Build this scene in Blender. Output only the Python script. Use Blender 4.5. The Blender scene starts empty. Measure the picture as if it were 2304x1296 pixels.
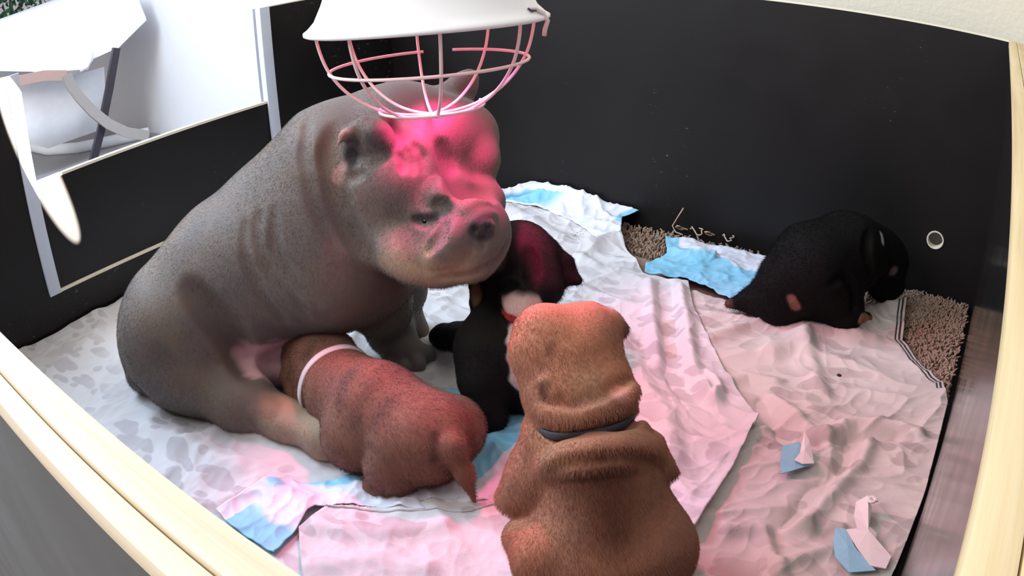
import bpy, bmesh, math, random
import numpy as np
from mathutils import Vector, Matrix, Quaternion
random.seed(7)
S = bpy.context.scene
COL = S.collection

# ---------------------------------------------------------------- camera (wide-angle pet camera clamped to the pen rim)
cd = bpy.data.cameras.new('camera')
cam = bpy.data.objects.new('camera', cd); COL.objects.link(cam)
_y, _p, _r = -0.637, 0.449, -0.04
fwd = Vector((math.sin(_y)*math.cos(_p), math.cos(_y)*math.cos(_p), -math.sin(_p)))
rgt = Vector((math.cos(_y), -math.sin(_y), 0)); upv = rgt.cross(fwd)
R_ = rgt*math.cos(_r)+upv*math.sin(_r); U_ = upv*math.cos(_r)-rgt*math.sin(_r)
cam.matrix_world = Matrix(((R_.x, U_.x, -fwd.x, -0.022), (R_.y, U_.y, -fwd.y, -1.706), (R_.z, U_.z, -fwd.z, 0.741), (0, 0, 0, 1)))
cd.sensor_width = 36.0; cd.lens = 24.6; cd.clip_start = 0.01
cd.type = 'PANO'
cd.panorama_type = 'FISHEYE_LENS_POLYNOMIAL'
cd.fisheye_fov = math.radians(150)
cd.fisheye_polynomial_k0 = 0.0
cd.fisheye_polynomial_k1 = -3.48848771e-02
cd.fisheye_polynomial_k2 = -8.61125706e-05
cd.fisheye_polynomial_k3 = 3.71922526e-06
cd.fisheye_polynomial_k4 = -2.45334133e-07
S.camera = cam

# ---------------------------------------------------------------- light and exposure
S.view_settings.view_transform = 'Standard'; S.view_settings.look = 'None'
S.view_settings.gamma = 1.0; S.view_settings.exposure = 0.0
S.view_settings.use_curve_mapping = False
w = bpy.data.worlds.new('world'); S.world = w; w.use_nodes = True
w.node_tree.nodes['Background'].inputs[0].default_value = (0.95, 0.93, 0.94, 1)
w.node_tree.nodes['Background'].inputs[1].default_value = 0.88

def lamp(name, kind, loc, target, energy, color, **kw):
    d = bpy.data.lights.new(name, kind); d.energy = energy; d.color = color
    for k, v in kw.items(): setattr(d, k, v)
    o = bpy.data.objects.new(name, d); COL.objects.link(o); o.location = loc
    o.rotation_euler = (Vector(target)-Vector(loc)).to_track_quat('-Z', 'Y').to_euler()
    return o
# daylight from the window beyond the doorway (left) and the room behind the camera
lamp('window_daylight', 'AREA', (-2.6, -1.5, 2.0), (-1.0, -1.0, 0.0), 86, (0.62, 0.80, 1.0), shape='RECTANGLE', size=1.3, size_y=1.3)
lamp('room_daylight', 'AREA', (-1.7, -3.4, 2.3), (-0.9, -0.9, 0.2), 62, (1.0, 0.96, 0.91), shape='RECTANGLE', size=1.4, size_y=1.2)
sun = lamp('sun_through_curtain', 'SPOT', (1.4, -0.95, 2.2), (-1.69, -1.150, 0.400), 60000, (1.0, 0.97, 0.88), spot_size=math.radians(6.3), spot_blend=0.06, shadow_soft_size=0.006)
_d = (Vector((-1.69, -1.150, 0.400))-sun.location).normalized(); _l = Vector((0, 0.10, -0.33)); _l = (_l-_d*_l.dot(_d)).normalized()
sun.rotation_euler = Matrix((_l.cross(-_d), _l, -_d)).transposed().to_euler(); sun.scale = (0.18, 1.0, 1.0)
lamp('hall_daylight', 'AREA', (-2.6, 1.2, 2.2), (-2.9, -0.5, 0.2), 130, (0.93, 0.97, 1.0), shape='RECTANGLE', size=1.2, size_y=1.2)

# ---------------------------------------------------------------- helpers
def lin(r, g, b):
    f = lambda c: (c/255/12.92) if c/255 <= 0.04045 else ((c/255+0.055)/1.055)**2.4
    return (f(r), f(g), f(b))

def link(name, me, m=None, parent=None, **props):
    o = bpy.data.objects.new(name, me); COL.objects.link(o)
    if m is not None and me is not None:
        me.materials.clear(); me.materials.append(m)
    if parent is not None: o.parent = parent
    for k, v in props.items(): o[k] = v
    return o

def thing(name, label, cat, group=None, loc=(0, 0, 0)):
    o = bpy.data.objects.new(name, None); COL.objects.link(o); o.location = loc
    o.empty_display_size = 0.05
    o['label'] = label; o['category'] = cat
    if group: o['group'] = group
    return o

class MB:
    def __init__(self): self.bm = bmesh.new()
    def box(self, lo, hi, bev=0.0):
        vs = [self.bm.verts.new((x, y, z)) for x in (lo[0], hi[0]) for y in (lo[1], hi[1]) for z in (lo[2], hi[2])]
        q = [(0, 1, 3, 2), (4, 6, 7, 5), (0, 4, 5, 1), (2, 3, 7, 6), (0, 2, 6, 4), (1, 5, 7, 3)]
        fs = [self.bm.faces.new([vs[i] for i in f]) for f in q]
        if bev:
            es = list({e for f in fs for e in f.edges})
            bmesh.ops.bevel(self.bm, geom=es, offset=bev, segments=2, profile=0.6, affect='EDGES')
        return self
    def tube(self, pts, r, n=8, closed=False, cap=True):
        pts = [Vector(p) for p in pts]; m = len(pts)
        rs = r if hasattr(r, '__len__') else [r]*m
        t0 = (pts[1]-pts[0]).normalized()
        a = Vector((0, 0, 1)) if abs(t0.z) < 0.9 else Vector((1, 0, 0))
        nrm = t0.cross(a).normalized(); rings = []
        for i, p in enumerate(pts):
            if closed: t = (pts[(i+1) % m]-pts[i-1]).normalized()
            else: t = (pts[min(i+1, m-1)]-pts[max(i-1, 0)]).normalized()
            nrm = (nrm-t*nrm.dot(t)).normalized(); b = t.cross(nrm)
            rings.append([self.bm.verts.new(p+(nrm*math.cos(2*math.pi*k/n)+b*math.sin(2*math.pi*k/n))*rs[i]) for k in range(n)])
        for i in range(m if closed else m-1):
            A, B = rings[i], rings[(i+1) % m]
            for k in range(n): self.bm.faces.new((A[k], A[(k+1) % n], B[(k+1) % n], B[k]))
        if cap and not closed:
            self.bm.faces.new(rings[0][::-1]); self.bm.faces.new(rings[-1])
        return self
    def ribbon(self, pts, w, h, side):
        pts = [Vector(p) for p in pts]; side = Vector(side).normalized(); rings = []
        for i, p in enumerate(pts):
            t = (pts[min(i+1, len(pts)-1)]-pts[max(i-1, 0)]).normalized()
            s = (side-t*side.dot(t)).normalized(); n = t.cross(s)
            rings.append([self.bm.verts.new(p+s*a*w/2+n*b*h/2) for a, b in ((-1, -1), (1, -1), (1, 1), (-1, 1))])
        for A, B in zip(rings, rings[1:]):
            for k in range(4): self.bm.faces.new((A[k], A[(k+1) % 4], B[(k+1) % 4], B[k]))
        self.bm.faces.new(rings[0][::-1]); self.bm.faces.new(rings[-1])
        return self
    def lathe(self, prof, c=(0, 0, 0), n=64, M=None):
        rings = []
        for (r, z) in prof:
            ring = []
            for k in range(n):
                p = Vector((r*math.cos(2*math.pi*k/n), r*math.sin(2*math.pi*k/n), z))
                if M is not None: p = M @ p
                ring.append(self.bm.verts.new(p+Vector(c)))
            rings.append(ring)
        for A, B in zip(rings, rings[1:]):
            for k in range(n): self.bm.faces.new((A[k], A[(k+1) % n], B[(k+1) % n], B[k]))
        return self
    def sphere(self, c, r, seg=20, M=None):
        res = bmesh.ops.create_uvsphere(self.bm, u_segments=seg, v_segments=seg//2, radius=1.0)
        rr = r if hasattr(r, '__len__') else (r, r, r)
        for v in res['verts']:
            p = Vector((v.co.x*rr[0], v.co.y*rr[1], v.co.z*rr[2]))
            if M is not None: p = M @ p
            v.co = p+Vector(c)
        return self
    def build(self, name, m, parent=None, smooth=True, **props):
        bmesh.ops.recalc_face_normals(self.bm, faces=self.bm.faces)
        me = bpy.data.meshes.new(name); self.bm.to_mesh(me); self.bm.free()
        if smooth:
            me.polygons.foreach_set('use_smooth', [True]*len(me.polygons))
        o = link(name, me, m, parent, **props)
        if smooth == 'auto':
            try: me.set_sharp_from_angle(angle=math.radians(35))
            except Exception: pass
        return o

# ---------------------------------------------------------------- procedural materials
class NT:
    def __init__(self, name):
        self.m = bpy.data.materials.new(name); self.m.use_nodes = True
        self.t = self.m.node_tree; self.b = self.t.nodes['Principled BSDF']
    def n(self, kind, **kw):
        x = self.t.nodes.new(kind)
        for k, v in kw.items():
            if k in x.inputs: x.inputs[k].default_value = v
            else: setattr(x, k, v)
        return x
    def l(self, a, b): self.t.links.new(a, b)
    def ramp(self, fac, stops):
        r = self.n('ShaderNodeValToRGB'); el = r.color_ramp.elements
        while len(el) < len(stops): el.new(0.5)
        for e, (p, c) in zip(el, stops):
            e.position = p; e.color = (c[0], c[1], c[2], 1) if hasattr(c, '__len__') else (c, c, c, 1)
        self.l(fac, r.inputs[0]); return r.outputs[0]
    def mix(self, fac, a, b, mode='MIX'):
        x = self.n('ShaderNodeMix', data_type='RGBA', blend_type=mode)
        for s, v in ((0, fac), (6, a), (7, b)):
            if hasattr(v, 'links') or hasattr(v, 'is_linked'): self.l(v, x.inputs[s])
            else: x.inputs[s].default_value = v if not hasattr(v, '__len__') else (v[0], v[1], v[2], 1)
        return x.outputs[2]
    def math(self, op, a, b=0.0):
        x = self.n('ShaderNodeMath', operation=op)
        for i, v in enumerate((a, b)):
            if hasattr(v, 'is_linked'): self.l(v, x.inputs[i])
            else: x.inputs[i].default_value = v
        return x.outputs[0]
    def coords(self, scale=(1, 1, 1), rot=(0, 0, 0)):
        tc = self.n('ShaderNodeTexCoord'); mp = self.n('ShaderNodeMapping')
        mp.inputs['Scale'].default_value = scale; mp.inputs['Rotation'].default_value = rot
        self.l(tc.outputs['Object'], mp.inputs[0]); return mp.outputs[0]
    def noise(self, co, scale, detail=4.0, rough=0.55, dist=0.0):
        x = self.n('ShaderNodeTexNoise'); x.inputs['Scale'].default_value = scale; x.inputs['Detail'].default_value = detail
        x.inputs['Roughness'].default_value = rough; x.inputs['Distortion'].default_value = dist
        self.l(co, x.inputs['Vector']); return x.outputs['Fac']
    def bump(self, h, strength, dist):
        x = self.n('ShaderNodeBump'); x.inputs['Strength'].default_value = strength; x.inputs['Distance'].default_value = dist
        self.l(h, x.inputs['Height']); self.l(x.outputs[0], self.b.inputs['Normal'])
    def set(self, **kw):
        for k, v in kw.items():
            k = k.replace('_', ' ')
            if hasattr(v, 'is_linked'): self.l(v, self.b.inputs[k])
            else: self.b.inputs[k].default_value = (*v, 1) if hasattr(v, '__len__') and len(v) == 3 else v
        return self.m

def plain(name, col, rough=0.6, metal=0.0, vary=0.06, scale=30):
    t = NT(name); co = t.coords(); f = t.noise(co, scale)
    a = tuple(c*(1-vary) for c in col); b = tuple(min(1, c*(1+vary)) for c in col)
    return t.set(Base_Color=t.mix(f, a, b), Roughness=rough, Metallic=metal)

def mat_panel(name, col, rough, scuff, spread=0.56, spec=0.3):
    t = NT(name); co = t.coords()
    f = t.noise(co, 6, 5); base = t.mix(f, tuple(c*0.8 for c in col), tuple(c*1.2 for c in col))
    # small pale scuffs and specks
    cs = t.coords((1, 1, 2.2), (0.5, 0.3, 0.2))
    a = t.ramp(t.noise(cs, 55, 3, 0.6, 0.6), [(0.0, 0.0), (0.665, 0.0), (0.73, 1.0)])
    b = t.ramp(t.noise(co, 3.3, 2), [(0.0, 0.0), (spread, 0.0), (spread+0.08, 1.0)])
    k = t.math('MULTIPLY', a, b); k = t.math('MULTIPLY', k, scuff)
    base = t.mix(k, base, (0.45, 0.43, 0.42))
    rr = t.ramp(t.noise(co, 9, 4), [(0.3, rough-0.04), (0.7, rough+0.06)])
    return t.set(Base_Color=base, Roughness=rr, Specular_IOR_Level=spec)

def mat_wood(name, axis, pal):
    t = NT(name)
    sc = [60, 60, 60]; sc[axis] = 1.6
    co = t.coords(tuple(sc)); f = t.noise(co, 1.0, 5, 0.6, 0.4)
    c = t.ramp(f, [(0.25, pal[0]), (0.48, pal[1]), (0.75, pal[2])])
    k = t.ramp(t.noise(t.coords(), 9, 2), [(0.66, 0.0), (0.74, 0.55)])
    c = t.mix(k, c, lin(168, 132, 92))
    t.bump(f, 0.25, 0.002)
    return t.set(Base_Color=c, Roughness=0.55)

def mat_wallpaint(name, col, s=70):
    t = NT(name); co = t.coords(); f = t.noise(co, s, 5, 0.6)
    t.bump(f, 0.5, 0.004)
    return t.set(Base_Color=t.mix(t.noise(co, 3, 3), tuple(c*0.95 for c in col), col), Roughness=0.85)

def mat_blanket(name, col, leaf, hem=False):
    t = NT(name); tc = t.n('ShaderNodeAttribute', attribute_name='flat')
    def leaves(scale, rot, stretch, thr, seedoff):
        mp = t.n('ShaderNodeMapping'); mp.inputs['Rotation'].default_value = (0, 0, rot); mp.inputs['Scale'].default_value = stretch
        mp.inputs['Location'].default_value = (seedoff, seedoff*0.7, 0)
        nz = t.n('ShaderNodeTexNoise'); nz.inputs['Scale'].default_value = 9; t.l(tc.outputs['Vector'], nz.inputs['Vector'])
        add = t.n('ShaderNodeVectorMath', operation='MULTIPLY_ADD'); t.l(nz.outputs['Color'], add.inputs[0])
        add.inputs[1].default_value = (0.05, 0.05, 0); t.l(tc.outputs['Vector'], add.inputs[2])
        t.l(add.outputs[0], mp.inputs[0])
        v = t.n('ShaderNodeTexVoronoi', voronoi_dimensions='2D'); v.inputs['Scale'].default_value = scale; v.inputs['Randomness'].default_value = 0.85
        t.l(mp.outputs[0], v.inputs['Vector'])
        return t.ramp(v.outputs['Distance'], [(thr-0.03, 1.0), (thr+0.02, 0.0)])
    a = leaves(8, 0.6, (1, 2.0, 1), 0.27, 0.0); b = leaves(10, -0.7, (1, 2.4, 1), 0.24, 3.1); c = leaves(14, 1.5, (1, 1.2, 1), 0.16, 7.7)
    k = t.math('MAXIMUM', a, t.math('MAXIMUM', b, c))
    big = t.ramp(t.noise(tc.outputs['Vector'], 5, 2), [(0.42, 0.15), (0.56, 1.0)])
    k = t.math('MULTIPLY', k, big)
    cc = t.mix(k, col, leaf)
    cc = t.mix(t.math('MULTIPLY', t.noise(tc.outputs['Vector'], 5.5, 4), 0.12), cc, tuple(x*0.8 for x in col))
    if hem:
        h = t.n('ShaderNodeAttribute', attribute_name='hem')
        s = t.ramp(h.outputs['Fac'], [(0.0, 0.0), (0.20, 0.0), (0.26, 1.0), (0.40, 1.0), (0.46, 0.0), (0.56, 0.0), (0.62, 1.0), (0.72, 1.0), (0.78, 0.0)])
        cc = t.mix(s, cc, (0.015, 0.015, 0.02))
    fine = t.noise(tc.outputs['Vector'], 420, 2)
    t.bump(fine, 0.35, 0.0012)
    return t.set(Base_Color=cc, Roughness=0.9, Sheen_Weight=0.15)

def mat_pad(name):
    t = NT(name); a = t.n('ShaderNodeAttribute', attribute_name='blue')
    f = t.noise(t.coords(), 14, 3)
    blue = t.mix(f, lin(112, 190, 226), lin(160, 214, 236))
    c = t.mix(a.outputs['Fac'], lin(226, 226, 238), blue)
    t.bump(t.noise(t.coords(), 160, 3), 0.25, 0.002)
    return t.set(Base_Color=c, Roughness=0.55, Sheen_Weight=0.1)

def mat_fur(name, stretch=1.0, rough=0.7, sheen=0.12, bump=0.35, spec=0.4, blot=0.8):
    t = NT(name); a = t.n('ShaderNodeAttribute', attribute_name='fur')
    co = t.coords(); f = t.noise(co, 26, 5, 0.6); g = t.noise(co, 320, 3, 0.7, 0.3)
    c = t.mix(t.math('MULTIPLY', f, 0.30), a.outputs['Color'], t.mix(1.0, a.outputs['Color'], (0.62, 0.60, 0.58), 'MULTIPLY'))
    c = t.mix(t.ramp(t.noise(co, 7, 3, 0.5, 0.6), [(0.42, 0.0), (0.62, blot)]), c, t.mix(1.0, c, (1.22, 1.08, 0.92), 'MULTIPLY'))
    c = t.mix(t.ramp(t.noise(t.coords((1, 1, 1), (1, 2, 0.5)), 9, 3, 0.5, 0.6), [(0.45, 0.0), (0.65, blot)]), c, t.mix(1.0, c, (0.76, 0.80, 0.90), 'MULTIPLY'))
    c = t.mix(t.math('MULTIPLY', g, 0.22), c, t.mix(1.0, c, (0.6, 0.58, 0.56), 'MULTIPLY'))
    t.bump(g, bump, 0.0022)
    return t.set(Base_Color=c, Roughness=rough, Sheen_Weight=sheen, Sheen_Roughness=0.5, Specular_IOR_Level=spec)

# ---------------------------------------------------------------- body sculpting: a signed-distance field on a grid, meshed as one surface
import openvdb as vdb
class Body:
    def __init__(s, lo, hi, h):
        s.lo = np.array(lo, np.float32); s.h = h
        s.n = np.ceil((np.array(hi)-np.array(lo))/h).astype(int)+1
        s.d = np.full(tuple(s.n), 0.08, np.float32); s.paints = []
    def reg(s, lo, hi):
        a = np.clip(np.floor((np.array(lo)-s.lo)/s.h).astype(int), 0, s.n); b = np.clip(np.ceil((np.array(hi)-s.lo)/s.h).astype(int)+1, 0, s.n)
        sl = tuple(slice(a[i], b[i]) for i in range(3))
        ax = [(s.lo[i]+s.h*np.arange(a[i], b[i], dtype=np.float32)).astype(np.float32) for i in range(3)]
        return sl, np.meshgrid(*ax, indexing='ij', sparse=True)
    def put(s, sl, v, k, op):
        a = s.d[sl]
        if a.size == 0: return
        if op == 'add':
            hh = np.maximum(k-np.abs(a-v), 0)/k; s.d[sl] = np.minimum(a, v)-hh*hh*k*0.25
        else:
            v = -v; hh = np.maximum(k-np.abs(a-v), 0)/k; s.d[sl] = np.maximum(a, v)+hh*hh*k*0.25
    def cone(s, a, b, ra, rb, k=0.02, op='add'):
        a = np.array(a, np.float32); b = np.array(b, np.float32); R = max(ra, rb)+k+0.02
        sl, (x, y, z) = s.reg(np.minimum(a, b)-R, np.maximum(a, b)+R)
        ba = b-a; L = max(float(ba@ba), 1e-9)
        t = np.clip(((x-a[0])*ba[0]+(y-a[1])*ba[1]+(z-a[2])*ba[2])/L, 0, 1)
        v = np.sqrt((x-a[0]-t*ba[0])**2+(y-a[1]-t*ba[1])**2+(z-a[2]-t*ba[2])**2)-(ra+(rb-ra)*t)
        s.put(sl, v.astype(np.float32), k, op); return s
    def ball(s, c, r, k=0.02, op='add'): return s.cone(c, c, r, r, k, op)
    def chain(s, pts, k=0.02, op='add'):
        for (a, ra), (b, rb) in zip(pts, pts[1:]): s.cone(a, b, ra, rb, k, op)
        return s
    def ell(s, c, r, ax=None, up=(0, 0, 1), k=0.02, op='add'):
        c = np.array(c, np.float32); r = np.array(r, np.float32)
        if ax is None: M = np.eye(3)
        else:
            e0 = np.array(ax, float); e0 /= np.linalg.norm(e0); u = np.array(up, float); e1 = np.cross(u, e0); e1 /= np.linalg.norm(e1)
            M = np.array([e0, e1, np.cross(e0, e1)])
        R = r.max()+k+0.02; sl, (x, y, z) = s.reg(c-R, c+R)
        q = [((x-c[0])*M[i, 0]+(y-c[1])*M[i, 1]+(z-c[2])*M[i, 2]) for i in range(3)]
        k0 = np.sqrt(sum((q[i]/r[i])**2 for i in range(3))); k1 = np.sqrt(sum((q[i]/r[i]**2)**2 for i in range(3)))+1e-6
        s.put(sl, (k0*(k0-1)/k1).astype(np.float32), k, op); return s
    def wave(s, c, rad, dirn, freq, amp, ph=0.0, warp=0.0):
        """skin folds: ripples along dirn inside a ball"""
        c = np.array(c, np.float32); dn = np.array(dirn, float); dn /= np.linalg.norm(dn)
        sl, (x, y, z) = s.reg(c-rad, c+rad)
        t = (x-c[0])*dn[0]+(y-c[1])*dn[1]+(z-c[2])*dn[2]
        if warp: t = t+warp*(np.sin((x+y*0.7)*31)+np.sin((z-x*0.5)*37+1.3))
        f = np.clip(1-((x-c[0])**2+(y-c[1])**2+(z-c[2])**2)/rad**2, 0, 1)
        sn = np.sin(2*np.pi*freq*t+ph); sn = np.sign(sn)*np.abs(sn)**1.0
        s.d[sl] += (amp*f*sn).astype(np.float32); return s
    def noise(s, amp, f):
        sl, (x, y, z) = s.reg(s.lo, s.lo+s.h*s.n)
        s.d += (amp*(np.sin(f*x+1.7*np.sin(f*0.7*y))*np.sin(f*1.1*y+1.3*np.sin(f*0.8*z))+0.6*np.sin(f*1.9*z+1.1*np.sin(f*1.3*x)))).astype(np.float32); return s
    def hit(s, p, far=1.2):
        """the first point of the body met on the way from the camera side through p"""
        o = np.array(p, float); dr = o-np.array((-0.022, -1.706, 0.741)); dr /= np.linalg.norm(dr)
        t = np.arange(0, far, s.h*0.5); q = o+dr*t[:, None]; i = np.round((q-s.lo)/s.h).astype(int)
        ok = ((i >= 0) & (i < np.array(s.d.shape))).all(1); i = np.clip(i, 0, np.array(s.d.shape)-1)
        ins = ok & (s.d[i[:, 0], i[:, 1], i[:, 2]] < 0)
        return tuple(q[np.argmax(ins)]) if ins.any() else tuple(o+dr*0.4)
    def line(s, pts, r, k=0.015, op='sub', sink=None, n=14):
        if sink is None: sink = -0.45*r if op == 'sub' else 0.5*r
        P = np.array(pts, float); L = np.r_[0, np.cumsum(np.linalg.norm(np.diff(P, axis=0), axis=1))]
        tt = np.linspace(0, L[-1], n); Q = np.stack([np.interp(tt, L, P[:, j]) for j in range(3)], 1)
        cam_ = np.array((-0.022, -1.706, 0.741)); H = []
        for q in Q:
            h = np.array(s.hit(q)); e = (h-cam_)/np.linalg.norm(h-cam_); H.append(h+e*sink)
        m = np.array(H); m[1:-1] = (m[:-2]+2*m[1:-1]+m[2:])/4
        w_ = np.sin(np.linspace(0.12, np.pi-0.12, n))**0.6
        s.chain([(tuple(m[j]), r*w_[j]) for j in range(n)], k, op); return s
    def ring(s, c, nrm, n=56, rmax=0.14):
        c = Vector(c); qd = Vector(nrm).normalized().to_track_quat('Z', 'Y'); out = []
        for k in range(n):
            dv = qd @ Vector((math.cos(2*math.pi*k/n), math.sin(2*math.pi*k/n), 0)); r = 0.01
            while r < rmax:
                i = np.round((np.array(c+dv*r)-s.lo)/s.h).astype(int)
                if (i < 0).any() or (i >= np.array(s.d.shape)).any() or s.d[tuple(i)] > 0: break
                r += s.h*0.4
            out.append(r)
        out = np.array(out); out = sum(np.roll(out, j) for j in range(-7, 8))/15+0.0008
        return [c+(qd @ Vector((math.cos(2*math.pi*k/n), math.sin(2*math.pi*k/n), 0)))*out[k] for k in range(n)], qd @ Vector((0, 0, 1))
    def collar(s, name, m, parent, c, nrm, w_, th, **props):
        P, ax = s.ring(c, nrm); b = MB(); c = Vector(c); R = []
        for p in P:
            e = (p-c).normalized(); R.append([b.bm.verts.new(p+e*o+ax*h*w_/2) for o, h in ((-th, -1), (th, -1), (th*1.15, 0), (th, 1), (-th, 1))])
        for i in range(len(R)):
            for k in range(5): b.bm.faces.new((R[i][k], R[i][(k+1) % 5], R[(i+1) % len(R)][(k+1) % 5], R[(i+1) % len(R)][k]))
        return b.build(name, m, parent, **props)
    def floor(s, z0, k=0.012):
        sl, (x, y, z) = s.reg(s.lo, s.lo+s.h*s.n)
        v = (z0-z)+0*x+0*y
        hh = np.maximum(k-np.abs(s.d-v), 0)/k; s.d = (np.maximum(s.d, v)+hh*hh*k*0.25).astype(np.float32); return s
    def paint(s, a, r, col, b=None, soft=0.5, amt=1.0): s.paints.append((np.array(a), np.array(b if b is not None else a), r, col, soft, amt)); return s
    def build(s, name, m, parent, base, **props):
        g = vdb.FloatGrid(1.0); g.copyFromArray(np.ascontiguousarray(s.d))
        res = g.convertToQuads(0.0); P = np.asarray(res[0], np.float64); Q = np.asarray(res[1])
        P = P*s.h+s.lo.astype(float)
        me = bpy.data.meshes.new(name); me.from_pydata(P.tolist(), [], Q.tolist())
        bm = bmesh.new(); bm.from_mesh(me)
        # keep the single largest surface
        seen = set(); best = []
        for v in bm.verts:
            if v.index in seen: continue
            st = [v]; seen.add(v.index); isl = []
            while st:
                q = st.pop(); isl.append(q)
                for e in q.link_edges:
                    o = e.other_vert(q)
                    if o.index not in seen: seen.add(o.index); st.append(o)
            if len(isl) > len(best): best = isl
        keep = set(v.index for v in best)
        bmesh.ops.delete(bm, geom=[v for v in bm.verts if v.index not in keep], context='VERTS')
        bmesh.ops.smooth_vert(bm, verts=bm.verts, factor=0.5, use_axis_x=True, use_axis_y=True, use_axis_z=True)
        bmesh.ops.recalc_face_normals(bm, faces=bm.faces)
        bm.to_mesh(me); bm.free()
        n = len(me.vertices); co = np.empty(n*3, np.float32); me.vertices.foreach_get('co', co); co = co.reshape(-1, 3)
        c = np.tile(np.array(base, np.float32), (n, 1))
        jig = 0.16*np.sin(co[:, 0]*70+2*np.sin(co[:, 1]*50))*np.sin(co[:, 1]*80+2*np.sin(co[:, 2]*60))+0.10*np.sin(co[:, 2]*190+2*np.sin(co[:, 0]*160))
        for a, b, r, colr, soft, amt in s.paints:
            ba = b-a; L = max(float(ba@ba), 1e-9); t = np.clip(((co-a)@ba)/L, 0, 1)
            dd = np.linalg.norm(co-a-t[:, None]*ba, axis=1)/r*(1+jig*0.6)
            f = np.clip((1-dd)/max(soft, 1e-3)+0.0, 0, 1); f = (f*f*(3-2*f)*amt)[:, None]
            c = c*(1-f)+np.array(colr, np.float32)*f
        at = me.color_attributes.new('fur', 'BYTE_COLOR', 'CORNER')
        li = np.empty(len(me.loops), np.int32); me.loops.foreach_get('vertex_index', li)
        at.data.foreach_set('color', np.concatenate([np.clip(c, 0, 1), np.ones((n, 1))], 1).astype(np.float32)[li].ravel())
        me.polygons.foreach_set('use_smooth', [True]*len(me.polygons))
        return link(name, me, m, parent, **props)

def coat(o, count, length, lie, seed=1, thick=0.00038, up=0.17):
    """a short coat of hair growing on a body, lying along the direction given"""
    md = o.modifiers.new('coat', 'PARTICLE_SYSTEM'); ps = o.particle_systems[-1]; st = ps.settings
    st.type = 'HAIR'; st.count = count; st.emit_from = 'FACE'; st.use_emit_random = True; st.use_modifier_stack = False; st.distribution = 'RAND'
    st.hair_length = 1.0; st.hair_step = 3; st.display_step = 2; st.render_step = 2
    st.use_advanced_hair = True; st.normal_factor = length*up
    st.object_align_factor = tuple(Vector(lie).normalized()*length*0.19); st.factor_random = length*0.06
    st.root_radius = 1.0; st.tip_radius = 0.15; st.radius_scale = thick; st.shape = 0.2; st.use_close_tip = True
    st.material_slot = o.material_slots[0].name if o.material_slots else ''; st.material = 1; ps.seed = seed
    o.show_instancer_for_render = True
    return o

# ---------------------------------------------------------------- cloth sheets
_rs = np.random.RandomState(3); _perm = _rs.permutation(256); _g = _rs.normal(size=(256, 2)); _g /= np.linalg.norm(_g, axis=1)[:, None]
def pnoise(x, y):
    xi = np.floor(x).astype(int); yi = np.floor(y).astype(int); fx = x-xi; fy = y-yi
    def gr(ix, iy, dx, dy):
        h = _perm[(_perm[ix & 255]+iy) & 255]; return _g[h, 0]*dx+_g[h, 1]*dy
    u = fx**3*(fx*(fx*6-15)+10); v = fy**3*(fy*(fy*6-15)+10)
    a = gr(xi, yi, fx, fy); b = gr(xi+1, yi, fx-1, fy); c = gr(xi, yi+1, fx, fy-1); d = gr(xi+1, yi+1, fx-1, fy-1)
    return (a*(1-u)+b*u)*(1-v)+(c*(1-u)+d*u)*v
def ridge(x, y): return 1-np.clip(np.abs(pnoise(x, y))*2.2, 0, 1)
def polydist(x, y, pts):
    best = np.full(x.shape, 9.0)
    for (ax, ay), (bx, by) in zip(pts, pts[1:]):
        dx, dy = bx-ax, by-ay; t = np.clip(((x-ax)*dx+(y-ay)*dy)/(dx*dx+dy*dy+1e-12), 0, 1)
        best = np.minimum(best, np.hypot(x-ax-t*dx, y-ay-t*dy))
    return best
def resample(pts, n):
    p = np.array([q[:2] for q in pts], float); s = np.r_[0, np.cumsum(np.linalg.norm(np.diff(p, axis=0), axis=1))]
    t = np.linspace(0, s[-1], n); return np.stack([np.interp(t, s, p[:, i]) for i in range(2)], 1)
def coons(bottom, right, top, left, n, m):
    """four border polylines (bottom and top run the same way, left and right run bottom to top)"""
    B, T = resample(bottom, n), resample(top, n); L, Rr = resample(left, m), resample(right, m)
    u = np.linspace(0, 1, n)[None, :, None]; v = np.linspace(0, 1, m)[:, None, None]
    X = (1-v)*B[None]+v*T[None]+(1-u)*L[:, None]+u*Rr[:, None]-((1-u)*(1-v)*B[0]+u*(1-v)*B[-1]+(1-u)*v*T[0]+u*v*T[-1])
    return X[..., 0], X[..., 1]
def sheet(name, x, y, z, m, attrs=None, thick=0.0018, parent=None, **props):
    mm, n = x.shape
    me = bpy.data.meshes.new(name)
    idx = np.arange(mm*n).reshape(mm, n)
    Q = np.stack([idx[:-1, :-1], idx[:-1, 1:], idx[1:, 1:], idx[1:, :-1]], -1).reshape(-1, 4)
    P = np.stack([x, y, z], -1).reshape(-1, 3)
    a = P[Q[0]]
    if np.cross(a[1]-a[0], a[3]-a[0])[2] < 0: Q = Q[:, ::-1]
    me.from_pydata(P.tolist(), [], Q.tolist())
    fl = me.attributes.new('flat', 'FLOAT_VECTOR', 'POINT')
    fl.data.foreach_set('vector', np.stack([x, y, 0*x], -1).astype(np.float32).ravel())
    for k, v in (attrs or {}).items():
        at = me.attributes.new(k, 'FLOAT', 'POINT'); at.data.foreach_set('value', np.broadcast_to(v, x.shape).astype(np.float32).ravel())
    me.polygons.foreach_set('use_smooth', [True]*len(me.polygons))
    o = link(name, me, m, parent, **props)
    if thick:
        md = o.modifiers.new('thickness', 'SOLIDIFY'); md.thickness = thick; md.offset = -1
    return o

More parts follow.
